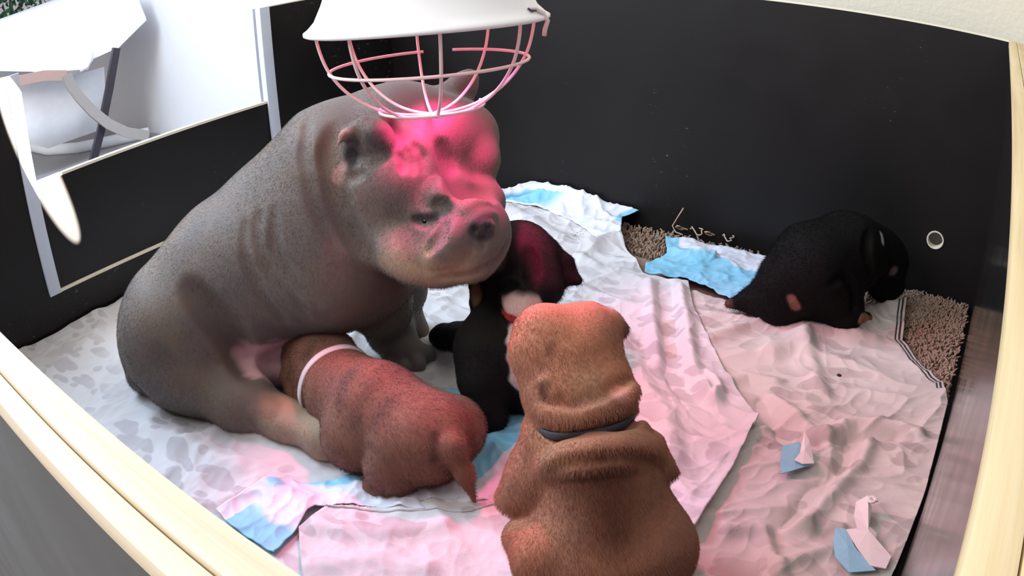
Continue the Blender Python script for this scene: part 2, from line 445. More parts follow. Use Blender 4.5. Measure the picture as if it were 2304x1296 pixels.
# ---------------------------------------------------------------- materials
M_black = mat_panel('black_laminate', (0.0085, 0.0072, 0.0070), 0.45, 0.35)
M_blacks = mat_panel('black_laminate_scuffed', (0.0085, 0.0072, 0.0070), 0.42, 0.55, 0.47)
M_blackgl = mat_panel('black_laminate_glossy', (0.013, 0.012, 0.012), 0.13, 0.12, 0.56, 0.6)
M_outer = mat_panel('grey_outer_laminate', (0.075, 0.068, 0.060), 0.42, 0.0)
M_pine_x = mat_wood('pine_along_x', 0, (lin(190, 160, 118), lin(226, 210, 182), lin(238, 228, 210))); M_pine_y = mat_wood('pine_along_y', 1, (lin(172, 140, 94), lin(208, 183, 138), lin(224, 204, 166)))  # front palette paler, right one darker: the rims' unequal light is painted in
M_edge = plain('cream_edge_band', lin(236, 226, 204), 0.5)
M_white = plain('white_plastic', lin(205, 212, 228), 0.4)
M_wall = mat_wallpaint('cream_wall_paint', lin(226, 218, 198))
M_wallw = mat_wallpaint('white_wall_paint', lin(228, 226, 228), 40)
M_roomfloor = mat_wallpaint('grey_floor_tile', lin(150, 148, 150), 12)
M_penfloor = plain('brown_pen_floor', (0.03, 0.026, 0.024), 0.6)

# ---------------------------------------------------------------- the room
MB().box((-4.4, -3.9, -0.08), (2.4, 0.1, -0.04)).build('floor', M_roomfloor, smooth=False, kind='structure')
MB().box((-2.2, 0.1, -0.08), (2.4, 0.2, 2.4)).build('wall_back', M_wall, smooth=False, kind='structure')
MB().box((-5.6, 0.1, -0.08), (-2.2, 0.2, 2.4)).build('wall_back_left', M_wallw, smooth=False, kind='structure')
MB().box((-5.6, -3.9, -0.08), (-5.5, 0.1, 2.4)).build('wall_left', M_wallw, smooth=False, kind='structure')
MB().box((-5.5, -3.9, -0.08), (-4.4, 0.1, -0.04)).build('floor_far_left', M_roomfloor, smooth=False, kind='structure')

# ---------------------------------------------------------------- whelping pen
pen = thing('whelping_pen', 'black laminate whelping box with pine rim and low doorway', 'dog pen', loc=(-0.845, -0.815, -0.03))
ZB, H = -0.035, 0.6
def part(mb, name, m, parent=None, smooth='auto', **kw):
    o = mb.build(name, m, None, smooth=smooth, **kw); o.parent = parent or pen
    o.matrix_parent_inverse = (parent or pen).matrix_world.inverted() if parent is None else Matrix.Identity(4)
    if parent is None:
        o.matrix_parent_inverse = Matrix.Translation(-Vector(pen.location))
    return o
part(MB().box((-1.706, -1.655, -0.04), (0.016, 0.016, -0.034)), 'base_board', M_penfloor)
# back panel with a round cable hole
bp = MB(); hx, hz, hr, hs = -0.123, 0.127, 0.0195, 0.03
bp.box((-1.706, 0, ZB), (hx-hs, 0.016, H-0.003)); bp.box((hx+hs, 0, ZB), (0.0, 0.016, H-0.003))
bp.box((hx-hs, 0, ZB), (hx+hs, 0.016, hz-hs)); bp.box((hx-hs, 0, hz+hs), (hx+hs, 0.016, H-0.003))
N = 32
for yy in (0.0, 0.016):
    inn = []; out = []
    for k in range(N):
        a = 2*math.pi*k/N; c, s_ = math.cos(a), math.sin(a); q = hs/max(abs(c), abs(s_))
        inn.append(bp.bm.verts.new((hx+hr*c, yy, hz+hr*s_))); out.append(bp.bm.verts.new((hx+q*c, yy, hz+q*s_)))
    for k in range(N): bp.bm.faces.new((inn[k], inn[(k+1) % N], out[(k+1) % N], out[k]))
back_panel = part(bp, 'back_panel', M_black, smooth=False)
Mx = Matrix.Rotation(math.radians(90), 3, 'X')
part(MB().lathe([(0.0195, 0.0), (0.0195, -0.018), (0.0178, -0.018), (0.0178, 0.0012), (0.0208, 0.0016), (0.0212, 0.0), (0.0195, 0.0)], (hx, 0, hz), 40, Mx), 'cable_grommet', M_edge, label='round cream cable hole liner')
part(MB().box((-1.706, 0, H-0.003), (0.0, 0.016, H)), 'top_edge', M_edge)
# left panel with the doorway
lp = MB()
lp.box((-1.706, -1.63, ZB), (-1.69, -1.195, H-0.003)); lp.box((-1.706, -1.195, ZB), (-1.69, -0.448, 0.089)); lp.box((-1.706, -0.448, ZB), (-1.69, 0.0, H-0.003))
left_panel = part(lp, 'left_panel', M_blacks, smooth=False)
part(MB().box((-1.706, -1.63, H-0.003), (-1.69, -1.195, H)), 'top_edge', M_edge)
part(MB().box((-1.706, -0.448, H-0.003), (-1.69, 0.0, H)), 'top_edge', M_edge)
for y0, y1 in ((-1.195, -1.163), (-0.480, -0.448)):
    part(MB().box((-1.690, y0, 0.089), (-1.684, y1, H), 0.001), 'door_channel', M_white, label='white plastic door channel')
part(MB().box((-1.712, -0.492, 0.089), (-1.70, -0.483, H), 0.001), 'channel_lip', M_white)
part(MB().box((-1.706, -1.163, 0.089), (-1.686, -0.448, 0.095), 0.001), 'door_sill', M_edge)
door = part(MB().box((-1.704, -1.166, 0.096), (-1.694, -0.476, 0.344)), 'door_board', M_blacks, label='black slide-in door board')
part(MB().box((-1.705, -1.166, 0.344), (-1.691, -0.476, 0.350)), 'board_edge', M_edge)
# right panel
part(MB().box((0.0, -1.63, ZB), (0.016, 0.016, 0.585)), 'right_panel', M_blackgl, smooth=False)
rr = MB(); rr.box((-0.001, -1.63, 0.585), (0.017, 0.017, H), 0.0018); rr.box((0.0175, -1.63, 0.585), (0.036, 0.017, H-0.0005), 0.0018); rr.box((0.0365, -1.63, 0.585), (0.062, 0.017, H), 0.0018)
part(rr, 'right_rim', M_pine_y, label='pale pine rim board')
# front panel
part(MB().box((-1.706, -1.654, ZB), (0.016, -1.632, 0.590)), 'front_panel', M_outer, smooth=False, label='front board, grey on its outer face')
fr = MB(); fr.box((-1.72, -1.6447, 0.588), (0.062, -1.63, H), 0.0022); fr.box((-1.72, -1.6555, 0.588), (0.062, -1.6452, H-0.001), 0.0022)
part(fr, 'front_rim', M_pine_x, label='pale pine rim board')

# ---------------------------------------------------------------- beyond the doorway
lounge = thing('lounge_chair', 'folding lounge chair draped in white cloth beyond the low doorway', 'chair', loc=(-3.2784, -0.3428, -0.0400))
def lpart(mb, name, m, smooth='auto', **kw):
    o = mb.build(name, m, lounge, smooth=smooth, **kw); o.matrix_parent_inverse = Matrix.Translation(-Vector(lounge.location)); return o
M_cloth = plain('white_cotton', lin(236, 238, 244), 0.85); M_greym = plain('grey_metal', lin(150, 144, 142), 0.4); M_darkm = plain('dark_metal', lin(52, 46, 56), 0.35); M_pinkw = plain('pinkish_wood', lin(176, 146, 138), 0.5)
cu = MB()
front = [(-3.4105, -0.8356, 0.6405), (-3.4162, -0.6679, 0.6787), (-3.3849, -0.4223, 0.6873), (-3.3428, -0.1916, 0.7022), (-3.3004, 0.0075, 0.6647), (-3.2332, 0.0167, 0.5340), (-3.2517, -0.1457, 0.4338), (-3.2844, -0.2655, 0.4280), (-3.2621, -0.3009, 0.3803), (-3.3000, -0.4653, 0.4156), (-3.3671, -0.7068, 0.4920), (-3.3898, -0.8564, 0.5258)]
off = Vector((-0.55, 0.02, 0.03)); Fv = [cu.bm.verts.new(p) for p in front]; Bv = [cu.bm.verts.new(Vector(p)+off) for p in front]
cu.bm.faces.new(Fv); cu.bm.faces.new(Bv[::-1])
for k in range(len(front)): cu.bm.faces.new((Fv[k], Bv[k], Bv[(k+1) % len(front)], Fv[(k+1) % len(front)]))
bmesh.ops.bevel(cu.bm, geom=list(cu.bm.edges), offset=0.008, segments=2, profile=0.6, affect='EDGES')
lpart(cu, 'seat_drape', M_cloth, smooth='auto')
lpart(MB().tube([(-3.2694, -0.2763, 0.4508), (-3.2346, -0.3022, 0.4266), (-3.2204, -0.3256, 0.4027), (-3.2333, -0.3577, 0.3955)], 0.012), 'rolled_hem', M_cloth, smooth=True)
lpart(MB().ribbon([(-3.4075, -0.8603, 0.4699), (-3.3388, -0.6337, 0.4265), (-3.2962, -0.5129, 0.4151), (-3.2571, -0.4176, 0.3882)], 0.02, 0.045, (1, 0, 0)), 'seat_rail', M_pinkw)
lpart(MB().ribbon([(-3.2110, -0.4354, 0.3969), (-3.2026, -0.4275, 0.3517), (-3.1813, -0.3973, 0.2847), (-3.1516, -0.3545, 0.2105), (-3.1164, -0.3029, 0.1421), (-3.0765, -0.2399, 0.0905), (-3.0272, -0.1571, 0.0537)], 0.02, 0.045, (1, 0, 0)), 'curved_leg', M_greym)
lpart(MB().ribbon([(-3.1649, -0.1934, 0.4514), (-3.1719, -0.2504, 0.2831), (-3.1748, -0.3174, 0.1231), (-3.1587, -0.4118, -0.0350)], 0.02, 0.036, (1, 0, 0)), 'leg', M_darkm)
lpart(MB().tube([(-4.3591, -0.3651, -0.0150), (-4.0635, -0.3666, -0.0150), (-3.8258, -0.3593, -0.0150), (-3.6202, -0.2709, -0.0150), (-3.5126, -0.1508, -0.0150), (-3.3916, 0.0333, -0.0150)], 0.028, 10), 'base_tube', M_cloth, smooth=True)
# hanging cloth below the seat
x = np.array([[p[0] for p in r] for r in ([(-3.4470, -0.6465, 0.4141), (-3.4156, -0.4945, 0.3940), (-3.3963, -0.3397, 0.3626), (-3.3674, -0.1712, 0.3631)], [(-3.4370, -0.6576, 0.2955), (-3.4036, -0.5104, 0.2511), (-3.3841, -0.3545, 0.2257), (-3.3569, -0.1900, 0.2211)], [(-3.4238, -0.6729, 0.1746), (-3.3769, -0.5166, 0.0820), (-3.3674, -0.3752, 0.0831), (-3.3439, -0.2143, 0.0856)])])
y = np.array([[p[1] for p in r] for r in ([(-3.4470, -0.6465, 0.4141), (-3.4156, -0.4945, 0.3940), (-3.3963, -0.3397, 0.3626), (-3.3674, -0.1712, 0.3631)], [(-3.4370, -0.6576, 0.2955), (-3.4036, -0.5104, 0.2511), (-3.3841, -0.3545, 0.2257), (-3.3569, -0.1900, 0.2211)], [(-3.4238, -0.6729, 0.1746), (-3.3769, -0.5166, 0.0820), (-3.3674, -0.3752, 0.0831), (-3.3439, -0.2143, 0.0856)])])
z = np.array([[p[2] for p in r] for r in ([(-3.4470, -0.6465, 0.4141), (-3.4156, -0.4945, 0.3940), (-3.3963, -0.3397, 0.3626), (-3.3674, -0.1712, 0.3631)], [(-3.4370, -0.6576, 0.2955), (-3.4036, -0.5104, 0.2511), (-3.3841, -0.3545, 0.2257), (-3.3569, -0.1900, 0.2211)], [(-3.4238, -0.6729, 0.1746), (-3.3769, -0.5166, 0.0820), (-3.3674, -0.3752, 0.0831), (-3.3439, -0.2143, 0.0856)])])
sk = sheet('hanging_cloth', x, y, z, M_cloth, thick=0.004, parent=lounge); sk.matrix_parent_inverse = Matrix.Translation(-Vector(lounge.location))
# green plant at the corner of the view
M_leaf = plain('dark_leaf', lin(40, 84, 56), 0.5, vary=0.4)
pl = thing('leafy_plant', 'dark green leafy plant just visible above the white draped chair', 'plant', loc=(-4.2090, -0.3549, 0.8005))
lf = MB(); rs = random.Random(5)
for k in range(900):
    c = Vector((rs.uniform(-0.2, 0.2), rs.uniform(-0.3, 0.22), rs.uniform(-0.10, 0.35))); d = Vector((rs.gauss(0, 1), rs.gauss(0, 1), rs.gauss(0, 1))).normalized(); s_ = d.cross(Vector((0.3, 0.5, 0.8))).normalized(); n_ = d.cross(s_)
    L = rs.uniform(0.04, 0.07); v = [lf.bm.verts.new(c+q) for q in (Vector((0, 0, 0)), d*L*0.5+s_*L*0.28+n_*0.004, d*L, d*L*0.5-s_*L*0.28+n_*0.004)]
    lf.bm.faces.new((v[0], v[1], v[2])); lf.bm.faces.new((v[0], v[2], v[3]))
lf.build('foliage', M_leaf, pl, smooth=False)
MB().tube([(0, 0, -0.4), (0.01, 0.0, -0.1), (0, 0.02, 0.2)], [0.012, 0.01, 0.006]).build('stem', M_leaf, pl)
pt = MB(); pt.lathe([(0.0, -0.52), (0.09, -0.52), (0.12, -0.30), (0.125, -0.30), (0.125, -0.33), (0.0, -0.33)], (0, 0, 0), 24).build('pot', M_cloth, pl)

# ---------------------------------------------------------------- soft floor layers
M_blank = mat_blanket('grey_leaf_blanket', lin(216, 212, 214), lin(190, 184, 188))
M_blank_hem = mat_blanket('grey_leaf_blanket_hem', lin(204, 194, 188), lin(176, 164, 160), True)
M_padm = mat_pad('puppy_pad_plastic')
def creases(x, y, s=1.0, seed=0.0, ang=0.0, an=1.0):
    c, s_ = math.cos(ang), math.sin(ang); X = (c*x+s_*y)*an+seed; Yv = (-s_*x+c*y)+seed*1.7
    wx = X+0.12*pnoise(X*3, Yv*3); wy = Yv+0.12*pnoise(X*3+9, Yv*3+5)
    h = 0.010*pnoise(wx*3.1, wy*3.1)+0.011*ridge(wx*4.2, wy*4.2)**3+0.007*ridge(wx*9+3, wy*9)**3*np.clip(0.6+2*pnoise(X*2+4, Yv*2), 0, 1)+0.0022*ridge(wx*23, wy*23+7)**2
    return s*(h+0.004)
def stroke(x, y, pts, w_, a): return a*np.exp(-(polydist(x, y, pts)/w_)**2)

# shaggy rug that lines the pen
M_rug = plain('brown_shag', lin(152, 128, 110), 0.95, vary=0.35, scale=160)
rug = thing('shag_rug', 'greyish brown shaggy rug lining the pen floor, seen at the corner', 'rug', loc=(-0.845, -0.815, -0.03))
MB().box((-0.825, -0.80, -0.0035), (0.835, 0.79, 0.020), 0.004).build('backing', M_rug, rug)
tf = MB(); rs = random.Random(11)
def tuft(px, py):
    h = rs.uniform(0.010, 0.019); a = rs.uniform(0, 6.28); q = rs.uniform(0.004, 0.011); r = rs.uniform(0.0016, 0.0028)
    p0 = Vector((px+0.845, py+0.815, 0.018)); p1 = p0+Vector((math.cos(a)*q*0.3, math.sin(a)*q*0.3, h*0.7)); p2 = p0+Vector((math.cos(a)*q, math.sin(a)*q, h))
    tf.tube([p0, p1, p2], [r, r*1.1, r*0.7], 5)
for k in range(2600): tuft(rs.uniform(-0.17, -0.012), rs.uniform(-0.47, -0.014))
for k in range(2600): tuft(rs.uniform(-1.0, -0.02), rs.uniform(-0.17, -0.012))
tf.build('pile', M_rug, rug, kind='stuff')

BL_bottom = [(-1.682, -1.622), (-0.9, -1.622), (-0.42, -1.6)]
BL_right = [(-0.42, -1.6), (-0.4572, -0.8334), (-0.5689, -0.5930), (-0.6110, -0.3960), (-0.7403, -0.2626), (-0.8491, -0.1610)]
BL_left = [(-1.682, -1.622), (-1.680, -0.9), (-1.683, -0.07)]
BL_top = [(-1.683, -0.07), (-1.25, -0.035), (-1.0, -0.05), (-0.90, -0.09), (-0.8491, -0.1610)]
def fBL(x, y):
    z = 0.002+creases(x, y, 0.85, 1.3, 0.5, 1.3)
    z += stroke(x, y, [(-1.0319, -1.2338), (-1.0162, -1.1569), (-0.9408, -1.1386)], 0.016, 0.012)+stroke(x, y, [(-1.1440, -1.2582), (-1.0278, -1.2464), (-0.9070, -1.2235)], 0.020, 0.012)+stroke(x, y, [(-1.2246, -0.1099), (-0.9236, -0.2436), (-0.8458, -0.1494)], 0.03, 0.02)
    z += stroke(x, y, [(-1.0840, -0.2103), (-0.9676, -0.2701), (-0.8297, -0.3033)], 0.018, 0.012)-stroke(x, y, [(-1.0843, -0.5884), (-1.0152, -0.5833), (-0.9446, -0.5988)], 0.01, 0.006)
    return np.maximum(z, 0.001)
x, y = coons(BL_bottom, BL_right, BL_top, BL_left, 330, 380); z = fBL(x, y)
sheet('blanket', x, y, z, M_blank, label='pale grey leaf-patterned blanket under the big grey dog by the left wall', category='blanket', group='leaf patterned blankets')
zl = lambda px, py: 0.0

# right hand blanket
RB_right = [(-0.0122, -0.9575), (-0.0090, -0.9022), (-0.0045, -0.7473), (-0.0075, -0.6017), (-0.0089, -0.4646), (-0.0271, -0.4167), (-0.0918, -0.3534), (-0.1341, -0.2897), (-0.1580, -0.1230)]
RB_top = [(-0.6564, -0.3653), (-0.5933, -0.3030), (-0.5072, -0.3155), (-0.3972, -0.2912), (-0.2831, -0.2012), (-0.1580, -0.1230)]
RB_left = [(-0.3281, -1.1107), (-0.3411, -0.9434), (-0.3994, -0.7327), (-0.5483, -0.5807), (-0.6564, -0.3653)]
RB_bottom = [(-0.3281, -1.1107), (-0.1701, -1.0309), (-0.0122, -0.9575)]
def fRB(x, y):
  z = 0.006+creases(x, y, 0.9, 4.6, -0.6, 1.4)
  for pts, w_, a in (([(-0.3211, -0.6242), (-0.2909, -0.6732), (-0.2380, -0.7128), (-0.2017, -0.7073)], 0.014, -0.016), ([(-0.3063, -0.6086), (-0.2403, -0.6605), (-0.1853, -0.6862)], 0.014, 0.014),
                   ([(-0.1905, -0.6690), (-0.1558, -0.6245), (-0.0803, -0.6016), (-0.0464, -0.6061)], 0.016, 0.018), ([(-0.1685, -0.6908), (-0.1337, -0.6476), (-0.0822, -0.6295)], 0.012, -0.014),
                   ([(-0.1445, -0.6660), (-0.1423, -0.7280), (-0.1679, -0.8101), (-0.1723, -0.8868), (-0.1858, -0.9135)], 0.016, -0.018), ([(-0.1206, -0.6675), (-0.1194, -0.7292), (-0.1432, -0.8203), (-0.1589, -0.8955)], 0.014, 0.014),
                   ([(-0.2465, -0.9439), (-0.1818, -0.9065), (-0.1458, -0.8944)], 0.012, 0.012), ([(-0.1745, -0.9080), (-0.1460, -0.8743), (-0.1059, -0.8710)], 0.010, 0.010),
                   ([(-0.1553, -0.9750), (-0.1110, -0.9173), (-0.0890, -0.9027)], 0.012, 0.012), ([(-0.1993, -0.9300), (-0.1777, -0.9673), (-0.1546, -0.9927)], 0.012, 0.012),
                   ([(-0.4765, -0.4828), (-0.4358, -0.3997), (-0.3891, -0.3725)], 0.018, 0.016), ([(-0.3555, -0.4695), (-0.2987, -0.3612), (-0.1949, -0.3231)], 0.022, 0.014), ([(-0.3306, -0.3794), (-0.2734, -0.4772), (-0.2372, -0.5406)], 0.018, 0.012),
                   ([(-0.2421, -0.2454), (-0.2191, -0.2143), (-0.1781, -0.1632), (-0.1566, -0.1366)], 0.018, 0.022), ([(-0.3546, -0.3629), (-0.2519, -0.3248), (-0.2113, -0.2496)], 0.016, 0.014), ([(-0.4107, -0.6356), (-0.3724, -0.5657), (-0.3251, -0.5559)], 0.016, 0.012)):
    z += stroke(x, y, pts, w_, a)
  return np.maximum(z, 0.004)
x, y = coons(RB_bottom, RB_right, RB_top, RB_left, 300, 340); z = fRB(x, y)
u = np.linspace(1, 0, x.shape[1])[None, :]; vv = np.linspace(0, 1, x.shape[0])[:, None]
edge = polydist(x, y, [tuple(p) for p in RB_right])/0.024
hem = np.where(vv > 0.60, np.clip(edge, 0, 1), 0.99)
sheet('blanket', x, y, z, M_blank_hem, dict(hem=hem), thick=0.003, label='crumpled taupe blanket with dark striped hem along the right wall', category='blanket', group='leaf patterned blankets')

# middle blanket lying over both
MB_bottom = [(-0.6350, -1.3331), (-0.4535, -1.1947), (-0.2790, -1.0871)]
MB_left = [(-0.6350, -1.3331), (-0.6848, -1.2938), (-0.7259, -1.2586), (-0.7276, -1.2096), (-0.6372, -1.1507), (-0.5585, -1.0940), (-0.5316, -1.0390), (-0.5500, -0.9410), (-0.6318, -0.7663), (-0.7918, -0.5053)]
MB_top = [(-0.7918, -0.5053), (-0.8333, -0.3727), (-0.7660, -0.2974), (-0.7141, -0.2924), (-0.6145, -0.2834)]
MB_right = [(-0.2790, -1.0871), (-0.2853, -0.9743), (-0.2922, -0.8391), (-0.3050, -0.6877), (-0.3947, -0.5946), (-0.4636, -0.5129), (-0.5566, -0.3858), (-0.6145, -0.2834)]
def fMB(x, y):
  t = np.clip((x+0.75)/0.35, 0, 1)
  z = 0.006+0.75*fBL(x, y)*(1-t)+0.75*fRB(x, y)*t+creases(x, y, 0.55, 8.2, 0.9, 1.5)
  for pts, w_, a in (([(-0.6596, -0.3058), (-0.5865, -0.4469), (-0.4881, -0.6318), (-0.4098, -0.7102), (-0.3695, -0.7299)], 0.014, -0.016), ([(-0.6132, -0.3272), (-0.5414, -0.4617), (-0.4546, -0.6124), (-0.3831, -0.6806)], 0.014, 0.016), ([(-0.6783, -0.3421), (-0.5929, -0.4922), (-0.5210, -0.6174)], 0.014, 0.014),
                   ([(-0.4286, -0.6138), (-0.3921, -0.6406), (-0.3895, -0.6842), (-0.4098, -0.6658)], 0.009, 0.014), ([(-0.6115, -0.5815), (-0.5278, -0.6714), (-0.4311, -0.7646), (-0.3745, -0.8486)], 0.018, 0.012), ([(-0.3050, -0.6877), (-0.2922, -0.8391), (-0.2853, -0.9743)], 0.012, 0.010),
                   ([(-0.7042, -1.2411), (-0.6240, -1.2015), (-0.5683, -1.1391)], 0.016, 0.010), ([(-0.6570, -1.3037), (-0.5895, -1.2393), (-0.5333, -1.2176)], 0.018, 0.010)):
    z += stroke(x, y, pts, w_, a)
  return np.maximum(z, np.maximum(fBL(x, y)*(1-t)+fRB(x, y)*t, 0.006)+0.003)
x, y = coons(MB_bottom, MB_right, MB_top, MB_left, 260, 400); z = fMB(x, y)
sheet('blanket', x, y, z, M_blank, thick=0.003, label='leaf-patterned blanket under the tan puppy, tinted pink by the lamp', category='blanket', group='leaf patterned blankets')

# puppy pads
def crump(x, y, s, seed): return s*(ridge(x*14+seed, y*14+seed)**2*0.7+ridge(x*31+seed, y*31)**2*0.35+pnoise(x*8+seed, y*8)*0.6)
x, y = coons([(-1.3492, -0.1797), (-1.2596, -0.0821), (-1.1434, -0.0630), (-1.0048, -0.1112), (-0.9066, -0.1704), (-0.8473, -0.1599)], [(-0.8473, -0.1599), (-0.9005, -0.0477), (-0.872, -0.012)], [(-1.20, -0.010), (-1.05, -0.010), (-0.872, -0.012)], [(-1.3492, -0.1797), (-1.20, -0.010)], 130, 60)
vv = np.linspace(0, 1, 60)[:, None]; uu = np.linspace(0, 1, 130)[None, :]
z = 0.016+0.045*np.clip(vv*1.1, 0, 1)**1.5*(1-0.65*uu**2)+crump(x, y, 0.012, 2.0)*np.clip(0.4+vv*2, 0, 1)
blue = np.clip(1-np.abs(uu-0.30)/0.26, 0, 1)*(vv < 0.75)*(vv > 0.1)+np.clip((uu-0.93)*14, 0, 1)*(vv > 0.5)
blue = np.clip((np.clip(blue, 0, 1)-0.25)*3, 0, 1)
sheet('puppy_pad', x, y, z, M_padm, dict(blue=blue), label='crumpled white and blue puppy pad bunched against the back wall', category='puppy pad', group='puppy pads')
x, y = coons([(-0.7121, -0.2964), (-0.6217, -0.2674), (-0.5421, -0.3035), (-0.4702, -0.3344)], [(-0.4702, -0.3344), (-0.4472, -0.2021), (-0.4220, -0.0803)], [(-0.7617, -0.0878), (-0.6541, -0.0589), (-0.5411, -0.0558), (-0.4220, -0.0803)], [(-0.7121, -0.2964), (-0.7334, -0.2502), (-0.7159, -0.1767), (-0.7617, -0.0878)], 110, 80)
vv = np.linspace(0, 1, 80)[:, None]; uu = np.linspace(0, 1, 110)[None, :]
z = fBL(x, y)*0.5+fRB(x, y)*0.5+0.006+crump(x, y, 0.009, 5.0)*0.8+0.012*np.exp(-((vv-0.62)/0.10)**2)*(uu < 0.4)
fold = (vv-0.55)-0.35*np.clip(0.28-uu, 0, 1)
blue = np.clip((0.66-vv-0.10*uu+0.04*np.sin(uu*18))*25, 0, 1)+(uu < 0.10)*(vv > 0.5)
sheet('puppy_pad', x, y, z, M_padm, dict(blue=np.clip(blue, 0, 1)), label='flat blue puppy pad with white border beside the black puppy', category='puppy pad', group='puppy pads')
x, y = coons([(-0.7194, -1.3137), (-0.7366, -1.2143), (-0.6989, -1.1755), (-0.6075, -1.1292), (-0.5418, -1.0457), (-0.5463, -0.9636), (-0.5581, -0.8744)], [(-0.5581, -0.8744), (-0.6226, -0.8516), (-0.7002, -0.8407)], [(-0.8521, -1.3121), (-0.8450, -1.2558), (-0.8131, -1.1928), (-0.7584, -1.1429), (-0.7418, -1.0835), (-0.7850, -0.9428), (-0.7799, -0.8636), (-0.7389, -0.8498), (-0.7002, -0.8407)], [(-0.7194, -1.3137), (-0.8019, -1.3175), (-0.8521, -1.3121)], 230, 70)
vv = np.linspace(0, 1, 70)[:, None]; uu = np.linspace(0, 1, 230)[None, :]
z = fBL(x, y)+0.005+np.maximum(crump(x, y, 0.008, 9.0), -0.002)+0.014*np.exp(-((uu-0.16)/0.05)**2)
jg = 0.05*np.sin(uu*40)+0.04*np.sin(uu*17+vv*9)
blue = np.clip((np.minimum(uu-0.52, 1.2-uu)*4+(vv-0.36)*2.0+jg)*4, 0, 1)*(vv > 0.22+0.1*jg)+np.clip((0.105+0.3*jg-uu)*30, 0, 1)*(vv < 0.8)+np.clip(1-np.hypot((uu-0.17)/0.03, (vv-0.85)/0.2), 0, 1)*2
sheet('puppy_pad', x, y, z, M_padm, dict(blue=np.clip(blue, 0, 1)), label='long crumpled white and pale blue puppy pad under the brown puppy', category='puppy pad', group='puppy pads')

# torn pad scraps
M_scrapb = plain('scrap_blue', lin(136, 186, 204), 0.7, vary=0.12, scale=60); M_scrapw = plain('scrap_white', lin(232, 218, 216), 0.8, vary=0.05, scale=60)
def scrap_mesh(pts, zz, m, parent):
    b = MB(); P0 = [Vector((p[0], p[1], q)) for p, q in zip(pts, zz)]
    c = sum(P0, Vector())/len(P0); c.z += 0.004
    vt = [b.bm.verts.new(p) for p in P0]; vb = [b.bm.verts.new(p-Vector((0, 0, 0.0015))) for p in P0]; ct = b.bm.verts.new(c); cb = b.bm.verts.new(c-Vector((0, 0, 0.0015))); n = len(P0)
    for k in range(n):
        b.bm.faces.new((vt[k], vt[(k+1) % n], ct)); b.bm.faces.new((vb[(k+1) % n], vb[k], cb)); b.bm.faces.new((vt[k], vb[k], vb[(k+1) % n], vt[(k+1) % n]))
    return b
z1 = 0.028
s1 = scrap_mesh([(-0.2435, -0.7463), (-0.2215, -0.7275), (-0.2103, -0.7492), (-0.1874, -0.7691), (-0.2056, -0.7945), (-0.2220, -0.8108), (-0.2335, -0.7875)], [z1, z1+0.003, z1+0.004, z1, z1+0.002, z1, z1+0.003], None, None).build('pad_scrap', M_scrapb, None, smooth=False, label='small torn blue scrap with folded white corner on the right blanket', category='scrap', group='torn pad scraps')
scrap_mesh([(-0.2199, -0.7165), (-0.2050, -0.7342), (-0.1842, -0.7699), (-0.1991, -0.7819), (-0.2130, -0.7818), (-0.2100, -0.7673)], [z1+0.016, z1+0.013, z1+0.004, z1+0.006, z1+0.008, z1+0.012], None, None).build('folded_corner', M_scrapw, s1, smooth=False, label='white folded corner')
z2 = 0.024
s2 = scrap_mesh([(-0.1113, -0.8923), (-0.0984, -0.8904), (-0.0713, -0.9206), (-0.0349, -0.9436), (-0.0680, -0.9574), (-0.0947, -0.9382), (-0.1064, -0.9152)], [z2+0.008, z2+0.010, z2+0.008, z2+0.004, z2, z2, z2+0.004], None, None).build('pad_scrap', M_scrapb, None, smooth=False, label='torn blue and white pad shred lying nearest the wooden right rim', category='scrap', group='torn pad scraps')
scrap_mesh([(-0.0961, -0.8933), (-0.0818, -0.8870), (-0.0940, -0.8606), (-0.0992, -0.8320), (-0.0862, -0.8156), (-0.0740, -0.8333), (-0.0672, -0.8738), (-0.0530, -0.8775), (-0.0493, -0.9112), (-0.0214, -0.9118), (-0.0222, -0.9349), (-0.0439, -0.9402), (-0.0701, -0.9201)], [z2+0.012, z2+0.014, z2+0.012, z2+0.012, z2+0.016, z2+0.010, z2+0.012, z2+0.008, z2+0.010, z2+0.006, z2+0.004, z2+0.006, z2+0.010], None, None).build('white_lining', M_scrapw, s2, smooth=False, label='white torn lining')
cc = Vector((*(-0.0777, -0.8256), z2+0.018)); MB().tube([cc+Vector((0.007*math.cos(a)*(1-a/22), 0.007*math.sin(a)*(1-a/22), 0)) for a in np.linspace(0, 12, 36)], 0.0022, 6).build('curled_tip', M_scrapw, s2)

# frayed strings along the back wall
M_string = plain('beige_string', lin(196, 172, 150), 0.8)
MB().tube([(-0.7429, -0.0300, 0.0791), (-0.7574, -0.0320, 0.0517), (-0.7683, -0.0350, 0.0297), (-0.7570, -0.0400, 0.0175), (-0.7334, -0.0500, 0.0191)], 0.0016, 6).build('string', M_string, label='thin beige thread standing up against the back wall', category='string')
rs = random.Random(3)
for nm, lab, g in (('string', 'curled frayed beige string on the rug edge by the back wall', (-0.7246, -0.0042)), ('string', 'short frayed string on the rug nearer the black puppy', (-0.6448, -0.0009))):
    c = Vector((*g, 0.012)); pts = [c+Vector((0.03*math.cos(a*1.3)*rs.uniform(0.6, 1)+0.006*a-0.03, 0.012*math.sin(a*2), 0.006+0.006*math.sin(a*3.1))) for a in np.linspace(0, 7, 40)]
    MB().tube(pts, 0.0018, 6).build(nm, M_string, label=lab, category='string')
